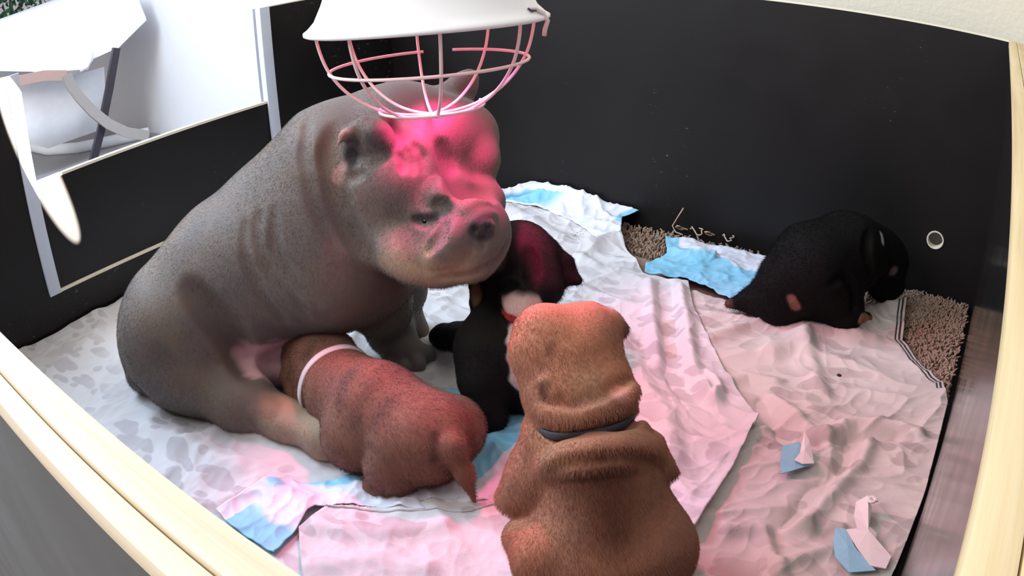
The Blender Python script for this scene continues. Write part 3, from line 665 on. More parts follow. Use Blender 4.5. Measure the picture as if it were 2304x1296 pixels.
# crumbs
M_dirt = plain('dark_crumb', lin(32, 26, 28), 0.8)
for g, r, lab in (((-1.0484, -1.1786), 0.004, 'dark crumb below the big dog\'s folded hind leg'), ((-0.9139, -1.1380), 0.003, 'tiny dark crumb beside the big dog\'s hind paw'), ((-0.2185, -0.5016), 0.0035, 'tiny dark crumb in the middle of the taupe blanket')):
    MB().sphere((*g, 0.026), (r*1.4, r, r*0.7), 10).build('crumb', M_dirt, label=lab, category='crumb')

# ---------------------------------------------------------------- heat lamp
M_hood = plain('white_enamel', lin(244, 244, 246), 0.35, vary=0.01)
M_wire = plain('cage_wire', lin(235, 215, 215), 0.3, 0.0, 0.02)
M_bulb = bpy.data.materials.new('red_bulb'); M_bulb.use_nodes = True
_b = M_bulb.node_tree.nodes['Principled BSDF']; _b.inputs['Base Color'].default_value = (0.6, 0.02, 0.03, 1); _b.inputs['Emission Color'].default_value = (1, 0.06, 0.12, 1); _b.inputs['Emission Strength'].default_value = 3.0
LC = (-0.7314, -0.9136, 0.6242)
hl = thing('heat_lamp', 'white metal brooder heat lamp with red bulb and wire cage hanging above the dogs', 'lamp', loc=LC)
hl.scale = (1.07, 1.07, 1.07); hl.rotation_euler = (math.radians(-1.0), math.radians(-1.5), 0)
MB().lathe([(0.150, -0.0035), (0.1525, -0.002), (0.1525, 0.0015), (0.147, 0.005), (0.138, 0.014), (0.128, 0.034), (0.118, 0.060), (0.100, 0.095), (0.075, 0.122), (0.045, 0.135), (0.040, 0.19), (0.036, 0.195), (0.0, 0.195)], (0, 0, 0), 96).lathe([(0.150, -0.0035), (0.145, 0.002), (0.136, 0.012), (0.126, 0.033), (0.116, 0.059), (0.098, 0.093), (0.073, 0.120), (0.0, 0.131)], (0, 0, 0), 96).build('hood', M_hood, hl)
MB().lathe([(0.0, 0.022), (0.02, 0.025), (0.036, 0.036), (0.042, 0.055), (0.036, 0.08), (0.02, 0.10), (0.016, 0.13), (0.0, 0.131)], (0, 0, 0), 32).build('bulb', M_bulb, hl)
MB().tube([(0, 0, 0.19), (0.04, 0.10, 0.5), (0.10, 0.30, 1.3)], 0.0035, 8).build('cord', M_hood, hl)
ctoc = Vector((-0.022, -1.706, 0))-Vector((LC[0], LC[1], 0)); a0 = math.atan2(ctoc.y, ctoc.x)
prof = [(0.137, 0.004), (0.136, -0.012), (0.131, -0.034), (0.123, -0.054), (0.108, -0.076), (0.086, -0.096), (0.058, -0.111), (0.030, -0.118), (0.002, -0.120)]
def smooth_poly(p, n):
    p = np.array(p); t = np.arange(len(p)); tt = np.linspace(0, len(p)-1, n); out = []
    for q in tt:
        i = min(int(q), len(p)-2); f = q-i; a, b, c, d = p[max(i-1, 0)], p[i], p[i+1], p[min(i+2, len(p)-1)]
        out.append(0.5*((2*b)+(-a+c)*f+(2*a-5*b+4*c-d)*f*f+(-a+3*b-3*c+d)*f**3))
    return out
for k in range(8):
    an = a0+math.radians(6)+k*math.pi/4
    MB().tube([Vector((r*math.cos(an), r*math.sin(an), z)) for r, z in smooth_poly(prof, 34)], 0.0021, 8).build('cage_wire', M_wire, hl)
MB().tube([Vector((0.1245*math.cos(a), 0.1245*math.sin(a), -0.0535)) for a in np.linspace(a0+math.pi-0.28, a0-math.pi+0.05, 90)], 0.0021, 8).build('cage_ring', M_wire, hl)
MB().tube([Vector((0.066*math.cos(a), 0.066*math.sin(a), -0.110)) for a in np.linspace(a0-1.9, a0+1.9, 60)], 0.0019, 8).build('cage_ring', M_wire, hl)
ca = a0+math.radians(62)
cv = Vector((math.cos(ca), math.sin(ca), 0)); ct = Vector((-math.sin(ca), math.cos(ca), 0))
MB().tube([cv*0.141-ct*0.012+Vector((0, 0, 0.013)), cv*0.1435+Vector((0, 0, 0.012)), cv*0.150+ct*0.008+Vector((0, 0, 0.006)), cv*0.154+ct*0.011+Vector((0, 0, -0.004)), cv*0.150+ct*0.012+Vector((0, 0, -0.014)), cv*0.148+ct*0.014+Vector((0, 0, -0.022))], 0.0028, 8).build('wire_tie', M_wire, hl, label='loose white wire tie')
ho = MB(); ho.box((-0.009, -0.0035, -0.0007), (0.009, 0.0035, 0.0007), 0.0005)
Mo = Matrix.Translation(cv*0.1425-ct*0.006+Vector((0, 0, 0.0115))) @ (Vector((ct.x, ct.y, 0)).to_track_quat('X', 'Z').to_matrix().to_4x4()) @ Matrix.Rotation(math.radians(35), 4, 'X')
for v in ho.bm.verts: v.co = Mo @ v.co
ho.build('vent_slot', plain('slot_dark', (0.02, 0.02, 0.05), 0.5), hl)
ld = bpy.data.lights.new('red_heat_light', 'SPOT'); ld.energy = 14; ld.color = (1.0, 0.055, 0.25); ld.spot_size = math.radians(112); ld.spot_blend = 0.45; ld.shadow_soft_size = 0.03
lo = bpy.data.objects.new('red_heat_light', ld); COL.objects.link(lo); lo.parent = hl; lo.rotation_euler = Vector((0.4, 0, -1)).to_track_quat('-Z', 'Y').to_euler(); lo.location = (0.004, 0, -0.034)

# ---------------------------------------------------------------- the dogs
M_fur = mat_fur('short_grey_coat', 1.0, 0.65, 0.10, 0.22); M_furp = mat_fur('puppy_coat', 1.0, 0.8, 0.12, 0.14, 0.4, 0.6); M_furb = mat_fur('black_coat', 1.0, 0.75, 0.0, 0.3, 0.12)
M_eye = plain('dark_eye', lin(20, 14, 14), 0.08); M_claw = plain('dark_claw', lin(40, 34, 38), 0.35)

# ---- mother
mo = thing('dog', 'large grey bully dog sitting among the puppies under the red lamp', 'dog', loc=(-1.15, -1.02, 0.0))
off_mo = Matrix.Translation(-Vector(mo.location))
B = Body((-1.50, -1.32, -0.005), (-0.55, -0.58, 0.60), 0.0034)
rump = (-1.1478, -1.1175, 0.1500); mid = (-1.0880, -1.0211, 0.2201); chest = (-0.9850, -0.9324, 0.2756); neck = (-0.9250, -0.8944, 0.3686); nape = (-0.8814, -0.8450, 0.4128)
B.chain([(rump, 0.126), (mid, 0.127), (chest, 0.145), (neck, 0.124), (nape, 0.092)], 0.05)
B.ball((-1.0355, -0.9383, 0.3179), 0.085, 0.06).ball((-0.9158, -0.9538, 0.2427), 0.085, 0.06).ball((-0.9035, -0.8888, 0.2201), 0.07, 0.05)
# hind quarters
B.cone((-1.1650, -1.1494, 0.1200), (-1.1389, -1.1415, 0.0850), 0.100, 0.088, 0.03)
B.chain([((-1.1389, -1.1415, 0.0850), 0.088), ((-1.0085, -1.1305, 0.0540), 0.050), ((-0.9194, -1.1103, 0.0380), 0.031), ((-0.8322, -1.0987, 0.0340), 0.031)], 0.03)
B.chain([((-0.8299, -1.1004, 0.0360), 0.034), ((-0.8135, -1.0891, 0.0280), 0.024)], 0.02)
for p in ((-0.8206, -1.0733, 0.0240), (-0.8109, -1.0884, 0.0210), (-0.8134, -1.1038, 0.0190), (-0.8262, -1.1146, 0.0190)): B.ball(p, 0.0165, 0.008)
B.cone((-1.2928, -1.1604, 0.0700), (-1.2487, -1.1903, 0.0450), 0.045, 0.034, 0.012)
B.ell((-1.0392, -1.0156, 0.0711), (0.080, 0.050, 0.055), (0.8, 0.4, -0.1), k=0.03)
# fore legs
B.chain([((-0.9445, -0.8910, 0.2115), 0.072), ((-0.9223, -0.8657, 0.1408), 0.050), ((-0.9517, -0.8197, 0.0550), 0.038), ((-0.9149, -0.8329, 0.0360), 0.031)], 0.03)
for p in ((-0.9165, -0.8678, 0.0190), (-0.8896, -0.8624, 0.0180), (-0.8753, -0.8407, 0.0190), (-0.8812, -0.8047, 0.0210)): B.ball(p, 0.0175, 0.004)
B.cone((-0.9175, -0.8304, 0.0340), (-0.8987, -0.8247, 0.0280), 0.031, 0.026, 0.015)
B.chain([((-0.9582, -0.7931, 0.1873), 0.06), ((-0.9578, -0.7739, 0.1188), 0.040), ((-0.9824, -0.7568, 0.0500), 0.032), ((-0.9650, -0.7539, 0.0300), 0.030)], 0.025)
for p in ((-0.9529, -0.7433, 0.0220), (-0.9475, -0.7560, 0.0200)): B.ball(p, 0.018, 0.008)
# head
fd = (0.55, -0.66, -0.42)
B.ell((-0.8462, -0.8230, 0.4003), (0.112, 0.112, 0.100), fd, k=0.04)
B.ball((-0.7795, -0.7826, 0.4268), 0.048, 0.035).ball((-0.8417, -0.8580, 0.4490), 0.058, 0.04).ball((-0.7850, -0.8424, 0.4443), 0.050, 0.04)
B.ball((-0.7416, -0.8028, 0.3968), 0.031, 0.022)          # far brow
B.ell((-0.8437, -0.9202, 0.3418), (0.070, 0.066, 0.074), fd, k=0.035)   # near cheek
B.ball((-0.7987, -0.9105, 0.3929), 0.060, 0.04)
B.ell((-0.7041, -0.8945, 0.3218), (0.066, 0.068, 0.062), fd, k=0.03)   # muzzle
B.ball((-0.7508, -0.8874, 0.3459), 0.048, 0.04).ball((-0.7226, -0.8244, 0.3411), 0.034, 0.02)
B.ball((-0.7215, -0.9240, 0.2825), 0.036, 0.025).ball((-0.7548, -0.9428, 0.2905), 0.038, 0.025).ball((-0.6820, -0.9071, 0.2904), 0.032, 0.02).ball((-0.7886, -0.9472, 0.3008), 0.034, 0.03)
B.line([(-0.5655, -1.0625, 0.4240), (-0.5597, -1.0530, 0.4336), (-0.5468, -1.0401, 0.4392)], 0.011, 0.012, 'add')    # nose wrinkles
B.line([(-0.5597, -1.0610, 0.4172), (-0.5510, -1.0506, 0.4239), (-0.5381, -1.0395, 0.4258)], 0.0105, 0.008, 'add')
B.line([(-0.5900, -1.0697, 0.4537), (-0.5814, -1.0642, 0.4492), (-0.5766, -1.0628, 0.4433)], 0.013, 0.020, 'add')       # near brow
B.line([(-0.5661, -1.0675, 0.4150), (-0.5698, -1.0784, 0.4004), (-0.5809, -1.0952, 0.3881)], 0.012, 0.020, 'add')
np_ = Vector(B.hit((-0.5451, -1.0510, 0.4134))); B.ell(np_, (0.009, 0.020, 0.012), fd, k=0.008)
for q in ((-0.5501, -1.0560, 0.4115), (-0.5393, -1.0473, 0.4117)): B.ball(B.hit(q), 0.0055, 0.004, 'sub')
B.line([(-0.5438, -1.0532, 0.4070), (-0.5380, -1.0573, 0.3904)], 0.0030, 0.006)
B.line([(-0.5954, -1.0527, 0.5076), (-0.5844, -1.0528, 0.4821), (-0.5780, -1.0543, 0.4652), (-0.5745, -1.0585, 0.4486)], 0.007, 0.014, n=18)     # stop
B.line([(-0.5750, -1.0518, 0.4649), (-0.5627, -1.0458, 0.4551), (-0.5461, -1.0334, 0.4531)], 0.018, 0.018, n=12)       # far eye hollow
for a, b, c in (((-0.6291, -1.0874, 0.4987), (-0.6223, -1.0839, 0.4908), (-0.6220, -1.0885, 0.4791)), ((-0.6239, -1.0808, 0.5027), (-0.6153, -1.0766, 0.4923), (-0.6138, -1.0816, 0.4767)), ((-0.6180, -1.0736, 0.5067), (-0.6084, -1.0692, 0.4948), (-0.6051, -1.0733, 0.4771))): B.line([a, b, c], 0.0045, 0.008)
B.line([(-0.6056, -1.0961, 0.4289), (-0.5981, -1.0917, 0.4235), (-0.5914, -1.0859, 0.4228), (-0.5856, -1.0764, 0.4313)], 0.0068, 0.007)   # near eye slit
B.line([(-0.5900, -1.0766, 0.4390), (-0.5797, -1.0692, 0.4353)], 0.007, 0.010)
B.line([(-0.5790, -1.0742, 0.4238), (-0.5822, -1.0863, 0.4061), (-0.5894, -1.1008, 0.3921)], 0.0055, 0.012)
B.line([(-0.5171, -1.0366, 0.3992), (-0.5233, -1.0531, 0.3770), (-0.5435, -1.0767, 0.3641), (-0.5714, -1.1016, 0.3630)], 0.0055, 0.008, n=18) # lip line
# ears
B.ell((-0.8251, -0.9531, 0.4449), (0.046, 0.020, 0.046), (0.9, 0.2, -0.2), k=0.012)
B.chain([((-0.8093, -0.9235, 0.4815), 0.009), ((-0.8196, -0.9557, 0.4832), 0.010), ((-0.8350, -0.9772, 0.4698), 0.010), ((-0.8428, -0.9889, 0.4429), 0.010), ((-0.8462, -0.9899, 0.4132), 0.010), ((-0.8468, -0.9834, 0.3945), 0.011)], 0.008)
B.line([(-0.6697, -1.1220, 0.5188), (-0.6668, -1.1236, 0.5066), (-0.6673, -1.1308, 0.4904)], 0.013, 0.008)
B.line([(-0.6626, -1.1215, 0.5003), (-0.6488, -1.1072, 0.4991), (-0.6383, -1.0944, 0.5041)], 0.0055, 0.006)
B.line([(-0.6616, -1.1235, 0.4927), (-0.6460, -1.1075, 0.4912), (-0.6346, -1.0934, 0.4970)], 0.0050, 0.006)
B.line([(-0.6693, -1.1391, 0.4770), (-0.6616, -1.1284, 0.4816), (-0.6550, -1.1208, 0.4824)], 0.006, 0.008)
B.line([(-0.6597, -1.1065, 0.5314), (-0.6483, -1.0977, 0.5225), (-0.6404, -1.0945, 0.5096)], 0.016, 0.008, 'add')
B.chain([((-0.8239, -0.7561, 0.4810), 0.026), ((-0.8114, -0.7414, 0.4973), 0.020), ((-0.8048, -0.7331, 0.5092), 0.010)], 0.02)
B.chain([((-0.9147, -0.7976, 0.4805), 0.02), ((-0.9365, -0.7873, 0.4918), 0.012)], 0.02)
# skin folds on the neck and flank
B.line([(-0.6107, -1.1960, 0.5584), (-0.6112, -1.2071, 0.5315), (-0.6041, -1.2142, 0.4975), (-0.5897, -1.2157, 0.4629), (-0.5653, -1.2070, 0.4314)], 0.014, 0.020, n=20)
for a, b, c, d, r in (((-0.6287, -1.2132, 0.5705), (-0.6290, -1.2256, 0.5393), (-0.6151, -1.2306, 0.4917), (-0.5877, -1.2276, 0.4391), 0.010), ((-0.6490, -1.2760, 0.4920), (-0.6445, -1.2882, 0.4619), (-0.6235, -1.2869, 0.4206), (-0.5943, -1.2741, 0.3862), 0.008),
                      ((-0.6388, -1.2631, 0.4893), (-0.6316, -1.2756, 0.4527), (-0.6121, -1.2732, 0.4178), (-0.5896, -1.2615, 0.3943), 0.007), ((-0.6549, -1.2907, 0.4821), (-0.6482, -1.3022, 0.4498), (-0.6288, -1.3023, 0.4111), (-0.6076, -1.2927, 0.3857), 0.006)): B.line([a, b, c, d], r, 0.012, n=20, sink=-0.85*r)
B.line([(-0.6738, -1.3592, 0.4330), (-0.6605, -1.3535, 0.4123), (-0.6385, -1.3420, 0.3840), (-0.6252, -1.3395, 0.3644), (-0.6169, -1.3409, 0.3501)], 0.014, 0.03, n=18)
B.noise(0.0010, 28); B.floor(0.008)
sp = B.hit
tan = lin(168, 148, 128)
B.paint((-0.8234, -1.0985, 0.0502), 0.085, lin(172, 150, 126), (-0.8843, -1.1163, 0.0600), 0.6, 0.9).paint((-0.9076, -1.1354, 0.0900), 0.03, lin(120, 80, 66), (-0.9394, -1.1262, 0.0600), 0.6, 0.6)
B.paint((-0.9912, -1.0183, 0.0796), 0.075, lin(214, 176, 188), (-1.0267, -1.0560, 0.0948), 0.35, 1.0)
B.paint(sp((-0.6107, -1.1257, 0.3850)), 0.05, lin(172, 152, 130), sp((-0.5564, -1.0838, 0.3704)), 0.8, 0.8).paint(sp((-0.6310, -1.1294, 0.4143)), 0.05, lin(150, 140, 130), None, 0.8, 0.6)
B.paint(sp((-0.6492, -1.1012, 0.5156)), 0.026, lin(62, 55, 58), None, 0.6, 0.8).paint(sp((-0.6665, -1.1242, 0.5042)), 0.016, lin(40, 34, 38), sp((-0.6669, -1.1285, 0.4950)), 0.6, 0.9)
B.paint(sp((-0.6744, -1.1242, 0.5267)), 0.014, lin(165, 132, 130), sp((-0.6730, -1.1421, 0.4800)), 0.6, 0.9)
B.paint(np_, 0.022, lin(58, 52, 56), None, 0.3, 1.0)
B.paint(sp((-0.6040, -1.0951, 0.4278)), 0.010, lin(44, 38, 40), sp((-0.5865, -1.0787, 0.4282)), 0.7, 0.9).paint(sp((-0.6055, -1.1080, 0.4064)), 0.026, lin(84, 78, 80), sp((-0.5981, -1.1090, 0.3923)), 0.8, 0.6)
B.paint((-0.8994, -0.8365, 0.1258), 0.06, lin(62, 57, 55), (-0.9031, -0.8460, 0.1872), 0.8, 0.6)
B.paint((-1.3083, -1.1817, 0.0700), 0.035, lin(46, 42, 44), (-1.2633, -1.2067, 0.0400), 0.5, 0.8)
B.paint(sp((-0.7531, -1.3712, 0.3368)), 0.040, lin(66, 66, 74), None, 0.9, 0.4)
B.paint(sp((-0.7366, -1.3023, 0.3718)), 0.05, lin(80, 62, 58), sp((-0.7091, -1.2935, 0.3315)), 0.9, 0.45)  # shade of the thigh crease painted along its groove
o = coat(B.build('body', M_fur, mo, lin(106, 97, 92)), 170000, 0.0040, (-0.45, -0.35, -0.85), up=0.10); o.matrix_parent_inverse = off_mo
o = MB().sphere(Vector(sp((-0.5946, -1.0880, 0.4245)))+Vector((-0.002, 0.003, -0.002)), 0.006, 16).build('eye', M_eye, mo); o.matrix_parent_inverse = off_mo
for p in ((-0.9099, -0.8784, 0.0120), (-0.8804, -0.8712, 0.0120), (-0.8656, -0.8456, 0.0120), (-0.8712, -0.8027, 0.0140), (-0.9415, -0.7479, 0.0180), (-0.8154, -1.0681, 0.0120), (-0.8102, -1.0895, 0.0100)):
    c = Vector(p); o = MB().tube([c+Vector((-0.010, 0.004, 0.006)), c, c+Vector((0.007, -0.004, -0.006))], [0.005, 0.0042, 0.0012], 8).build('claw', M_claw, mo); o.matrix_parent_inverse = off_mo

# ---- brown puppy nursing
def pup(label, loc, cat='puppy'): 
    t = thing('puppy', label, cat, 'litter of puppies', loc); return t, Matrix.Translation(-Vector(loc))
def add(o, inv): o.matrix_parent_inverse = inv; return o
t, inv = pup('chocolate brown puppy in white collar, nursing with its tail to us', (-0.74, -1.04, 0.0))
B = Body((-1.08, -1.22, 0.0), (-0.52, -0.84, 0.24), 0.0028)
B.chain([((-0.6593, -1.0614, 0.0850), 0.067), ((-0.7540, -1.0553, 0.0900), 0.068), ((-0.8371, -1.0435, 0.0880), 0.058), ((-0.9011, -1.0196, 0.0980), 0.050), ((-0.9506, -0.9951, 0.1030), 0.050)], 0.025)
B.ball((-0.9790, -0.9959, 0.0900), 0.046, 0.02).cone((-0.9702, -1.0121, 0.0750), (-0.9817, -1.0322, 0.0550), 0.036, 0.024, 0.02)
B.chain([((-0.9220, -0.9856, 0.1200), 0.018), ((-0.9029, -0.9712, 0.1150), 0.010)], 0.012)
B.chain([((-0.9322, -1.0565, 0.0850), 0.014), ((-0.9158, -1.0646, 0.0700), 0.013), ((-0.9145, -1.0674, 0.0550), 0.006)], 0.008)       # ear flap
B.chain([((-0.8531, -1.0485, 0.0600), 0.040), ((-0.9096, -1.0533, 0.0450), 0.026), ((-0.9558, -1.0515, 0.0350), 0.020), ((-0.9670, -1.0574, 0.0250), 0.015)], 0.018)
B.ball((-0.9284, -1.0566, 0.0220), 0.018, 0.012)
B.ball((-0.7647, -1.0970, 0.0620), 0.050, 0.03)
B.cone((-0.6795, -1.0862, 0.0800), (-0.6844, -1.1015, 0.0520), 0.052, 0.046, 0.010)
B.chain([((-0.6806, -1.1004, 0.0450), 0.036), ((-0.6668, -1.1098, 0.0260), 0.021), ((-0.7030, -1.1301, 0.0220), 0.018)], 0.006)
for p in ((-0.7213, -1.1280, 0.0200), (-0.7099, -1.1367, 0.0180), (-0.6942, -1.1370, 0.0160)): B.ball(p, 0.0105, 0.003)
B.ball((-0.6463, -1.0220, 0.0820), 0.050, 0.012)
B.chain([((-0.6280, -1.0514, 0.1180), 0.022), ((-0.5960, -1.0754, 0.1050), 0.016), ((-0.5767, -1.0783, 0.0700), 0.011), ((-0.5590, -1.0831, 0.0320), 0.004)], 0.014)
B.noise(0.0008, 45); B.floor(0.012)
B.paint((-0.9515, -1.0365, 0.0850), 0.034, lin(150, 122, 92), (-0.9939, -1.0210, 0.0800), 0.8, 0.8).paint((-0.9196, -1.0593, 0.0700), 0.024, lin(52, 38, 34), None, 0.6, 0.8).paint((-0.9572, -1.0514, 0.0300), 0.028, lin(74, 50, 44), (-0.9171, -1.0550, 0.0300), 0.7, 0.8)
sp = B.hit
for a, b in (((-0.5500, -1.2644, 0.3334), (-0.5499, -1.2868, 0.3102)), ((-0.5308, -1.2561, 0.3182), (-0.5328, -1.2831, 0.2935)), ((-0.5138, -1.2490, 0.3059), (-0.5165, -1.2687, 0.2891)), ((-0.5777, -1.2646, 0.3718), (-0.5846, -1.2895, 0.3537))): B.paint(sp(a), 0.022, lin(74, 46, 40), sp(b), 1.0, 0.55)  # shade of the skin folds painted as dark bands, without grooves
B.paint(sp((-0.4708, -1.2358, 0.2746)), 0.012, lin(80, 46, 42), sp((-0.4644, -1.2495, 0.2553)), 1.0, 0.8).paint(sp((-0.5531, -1.2991, 0.3024)), 0.022, lin(150, 112, 92), sp((-0.5280, -1.2983, 0.2744)), 1.0, 0.5).paint(sp((-0.5026, -1.2504, 0.2922)), 0.020, lin(140, 100, 82), None, 1.0, 0.5)  # first dark stroke paints the shading of rump cleft and tail base
B.paint((-0.6434, -1.0481, 0.1100), 0.05, lin(126, 72, 58), (-0.5672, -1.0795, 0.0400), 0.8, 0.7)
add(coat(B.build('body', M_furp, t, lin(130, 88, 73)), 60000, 0.0040, (0.9, -0.3, -0.3)), inv)
M_colw = plain('white_collar', lin(226, 210, 216), 0.6)
nc = (Vector((-0.9011, -1.0196, 0.0980))*0.45+Vector((-0.8371, -1.0435, 0.0880))*0.55); nd = (Vector((-0.9011, -1.0196, 0.0980))-Vector((-0.8371, -1.0435, 0.0880))).normalized()
q = nd.to_track_quat('Z', 'Y').to_matrix()
add(B.collar('collar', M_colw, t, nc, nd, 0.011, 0.0016, label='white collar'), inv)

# ---- black and white puppy by the mother's muzzle
t, inv = pup('black puppy with white chest and muzzle sitting below the big dog\'s chin', (-0.68, -0.80, 0.0))
B = Body((-1.06, -1.0, 0.0), (-0.48, -0.60, 0.36), 0.0028)
B.chain([((-0.6265, -0.8124, 0.0750), 0.066), ((-0.6740, -0.8337, 0.1073), 0.062), ((-0.7031, -0.8147, 0.1455), 0.048)], 0.03)
B.ball((-0.7011, -0.8600, 0.1199), 0.045, 0.03)
hd = (0.3, -0.6, -0.5)
B.ell((-0.6844, -0.7758, 0.2327), (0.060, 0.053, 0.056), hd, k=0.025)
B.ball((-0.7110, -0.7612, 0.2455), 0.042, 0.025).ball((-0.6524, -0.7780, 0.2012), 0.034, 0.025).ball((-0.7068, -0.8050, 0.2102), 0.032, 0.02)
B.ell((-0.6464, -0.8415, 0.2018), (0.032, 0.030, 0.028), hd, k=0.02)
B.ball((-0.6597, -0.8356, 0.2158), 0.024, 0.015)
B.chain([((-0.6318, -0.8542, 0.1871), 0.004), ((-0.6413, -0.8689, 0.1860), 0.005), ((-0.6583, -0.8638, 0.1915), 0.003)], 0.006, 'sub')
B.chain([((-0.6595, -0.7429, 0.2500), 0.014), ((-0.6299, -0.7399, 0.2315), 0.010), ((-0.6038, -0.7472, 0.2120), 0.0045)], 0.010).chain([((-0.6454, -0.7541, 0.2236), 0.012), ((-0.6047, -0.7484, 0.2107), 0.0045)], 0.008).chain([((-0.6339, -0.7560, 0.2066), 0.010), ((-0.6067, -0.7504, 0.2095), 0.004)], 0.006)
B.chain([((-0.7391, -0.7842, 0.2172), 0.020), ((-0.7470, -0.8049, 0.1925), 0.018), ((-0.7405, -0.8267, 0.1722), 0.010), ((-0.7308, -0.8253, 0.1623), 0.006)], 0.014)
B.chain([((-0.6992, -0.8738, 0.1193), 0.042), ((-0.6852, -0.8951, 0.0869), 0.034), ((-0.6720, -0.9055, 0.0400), 0.028), ((-0.6590, -0.9128, 0.0240), 0.023)], 0.02)
for p in ((-0.6722, -0.9222, 0.0160), (-0.6579, -0.9209, 0.0140), (-0.6509, -0.9095, 0.0150)): B.ball(p, 0.013, 0.006)
B.chain([((-0.7165, -0.8502, 0.1304), 0.030), ((-0.8369, -0.7700, 0.0550), 0.024), ((-0.8751, -0.7625, 0.0400), 0.020), ((-0.8977, -0.7556, 0.0300), 0.016)], 0.016)
B.chain([((-0.6203, -0.8161, 0.0500), 0.042), ((-0.6547, -0.8410, 0.0350), 0.028), ((-0.6828, -0.8509, 0.0280), 0.022)], 0.02)
B.line([(-0.5171, -1.0654, 0.3479), (-0.5100, -1.0562, 0.3541), (-0.5017, -1.0508, 0.3529)], 0.005, 0.008)
B.line([(-0.4981, -1.0280, 0.3894), (-0.4900, -1.0321, 0.3711), (-0.4877, -1.0406, 0.3532)], 0.006, 0.014)
B.noise(0.0008, 45); B.floor(0.012)
wht = lin(214, 200, 204)
B.paint((-0.6267, -0.8578, 0.1453), 0.036, wht, (-0.6050, -0.8738, 0.1026), 0.2, 1.0).paint(B.hit((-0.4875, -1.0693, 0.3075)), 0.018, wht, B.hit((-0.4723, -1.0909, 0.2626)), 0.3, 1.0)
B.paint((-0.6411, -0.8569, 0.2041), 0.026, lin(206, 184, 188), (-0.6235, -0.8484, 0.1978), 0.3, 1.0).paint((-0.6443, -0.8702, 0.1872), 0.012, lin(176, 60, 70), (-0.6583, -0.8638, 0.1915), 0.3, 1.0)
B.paint((-0.7405, -0.8283, 0.1922), 0.016, lin(140, 112, 92), (-0.7277, -0.8321, 0.1701), 0.6, 0.9)
B.paint((-0.6769, -0.7841, 0.2831), 0.050, lin(74, 52, 60), (-0.6295, -0.7964, 0.2474), 0.8, 0.7).paint((-0.6959, -0.8283, 0.2516), 0.022, lin(84, 84, 94), None, 0.8, 0.8)  # highlights painted on the head: reddish crown, grey-blue brow
add(coat(B.build('body', M_furb, t, lin(24, 22, 24)), 40000, 0.0040, (0.4, 0.2, -0.9)), inv)
add(MB().sphere((-0.6780, -0.8324, 0.2209), 0.007, 14).build('eye', M_eye, t), inv)

# ---- tan puppy sitting with its back to the camera
t, inv = pup('tan puppy with dark collar sitting with its back to us', (-0.35, -1.09, 0.0))
B = Body((-0.66, -1.26, 0.0), (-0.16, -0.92, 0.40), 0.0028)
B.chain([((-0.3440, -1.0985, 0.0782), 0.087), ((-0.3636, -1.0859, 0.1379), 0.069), ((-0.3787, -1.0772, 0.1882), 0.061), ((-0.4017, -1.0663, 0.2256), 0.052)], 0.02)
B.ball((-0.3783, -1.1511, 0.0711), 0.052, 0.05).ball((-0.2931, -1.0821, 0.0778), 0.044, 0.05)
B.ell((-0.4333, -1.0469, 0.2768), (0.060, 0.057, 0.058), (0.3, 0.6, 0.5), k=0.03)
B.ball((-0.4569, -1.0558, 0.2959), 0.034, 0.02).ball((-0.4313, -1.0186, 0.2970), 0.034, 0.02).ball((-0.4186, -1.0815, 0.2553), 0.042, 0.02).ball((-0.3904, -1.0574, 0.2555), 0.038, 0.02)
B.chain([((-0.4299, -1.0013, 0.3020), 0.024), ((-0.4111, -0.9962, 0.3037), 0.015), ((-0.3964, -0.9911, 0.2992), 0.0075)], 0.010)      # far ear
B.chain([((-0.4578, -1.0664, 0.3119), 0.030), ((-0.4568, -1.0795, 0.3018), 0.026)], 0.02)                                  # muzzle turned away to the left
B.line([(-0.3028, -1.2976, 0.4028), (-0.2808, -1.2862, 0.3993), (-0.2605, -1.2688, 0.4064), (-0.2472, -1.2559, 0.4143)], 0.016, 0.012, 'add', n=20)  # neck roll
B.line([(-0.3015, -1.2916, 0.4091), (-0.2833, -1.2822, 0.4061), (-0.2659, -1.2666, 0.4132), (-0.2517, -1.2531, 0.4214)], 0.0045, 0.010, n=20)
e0, e1, e2 = B.hit((-0.3056, -1.2864, 0.4194)), B.hit((-0.2985, -1.2872, 0.4121)), B.hit((-0.2942, -1.2884, 0.4070)); B.chain([(e0, 0.008), (e1, 0.006), (e2, 0.003)], 0.005)
B.line([(-0.2947, -1.3042, 0.3887), (-0.2723, -1.2934, 0.3844), (-0.2463, -1.2728, 0.3916), (-0.2347, -1.2603, 0.4003)], 0.004, 0.012, n=20)
B.chain([((-0.4226, -1.0893, 0.1882), 0.040), ((-0.4372, -1.1094, 0.1529), 0.028), ((-0.4537, -1.1183, 0.1243), 0.022)], 0.02)
B.ball((-0.4666, -1.1254, 0.1114), 0.016, 0.008).ball((-0.4559, -1.1250, 0.1119), 0.015, 0.008).ball((-0.4448, -1.1177, 0.1188), 0.015, 0.008)
B.chain([((-0.3371, -1.0383, 0.1755), 0.026), ((-0.3204, -1.0369, 0.1601), 0.018), ((-0.3052, -1.0206, 0.1473), 0.006)], 0.010)
B.chain([((-0.3893, -1.1684, 0.0911), 0.034), ((-0.4236, -1.1499, 0.0837), 0.020), ((-0.4393, -1.1475, 0.0810), 0.015)], 0.015)
B.line([(-0.2878, -1.3204, 0.3659), (-0.2786, -1.3080, 0.3725), (-0.2585, -1.2906, 0.3784), (-0.2365, -1.2760, 0.3816), (-0.2185, -1.2687, 0.3803)], 0.009, 0.016, 'add', n=22)
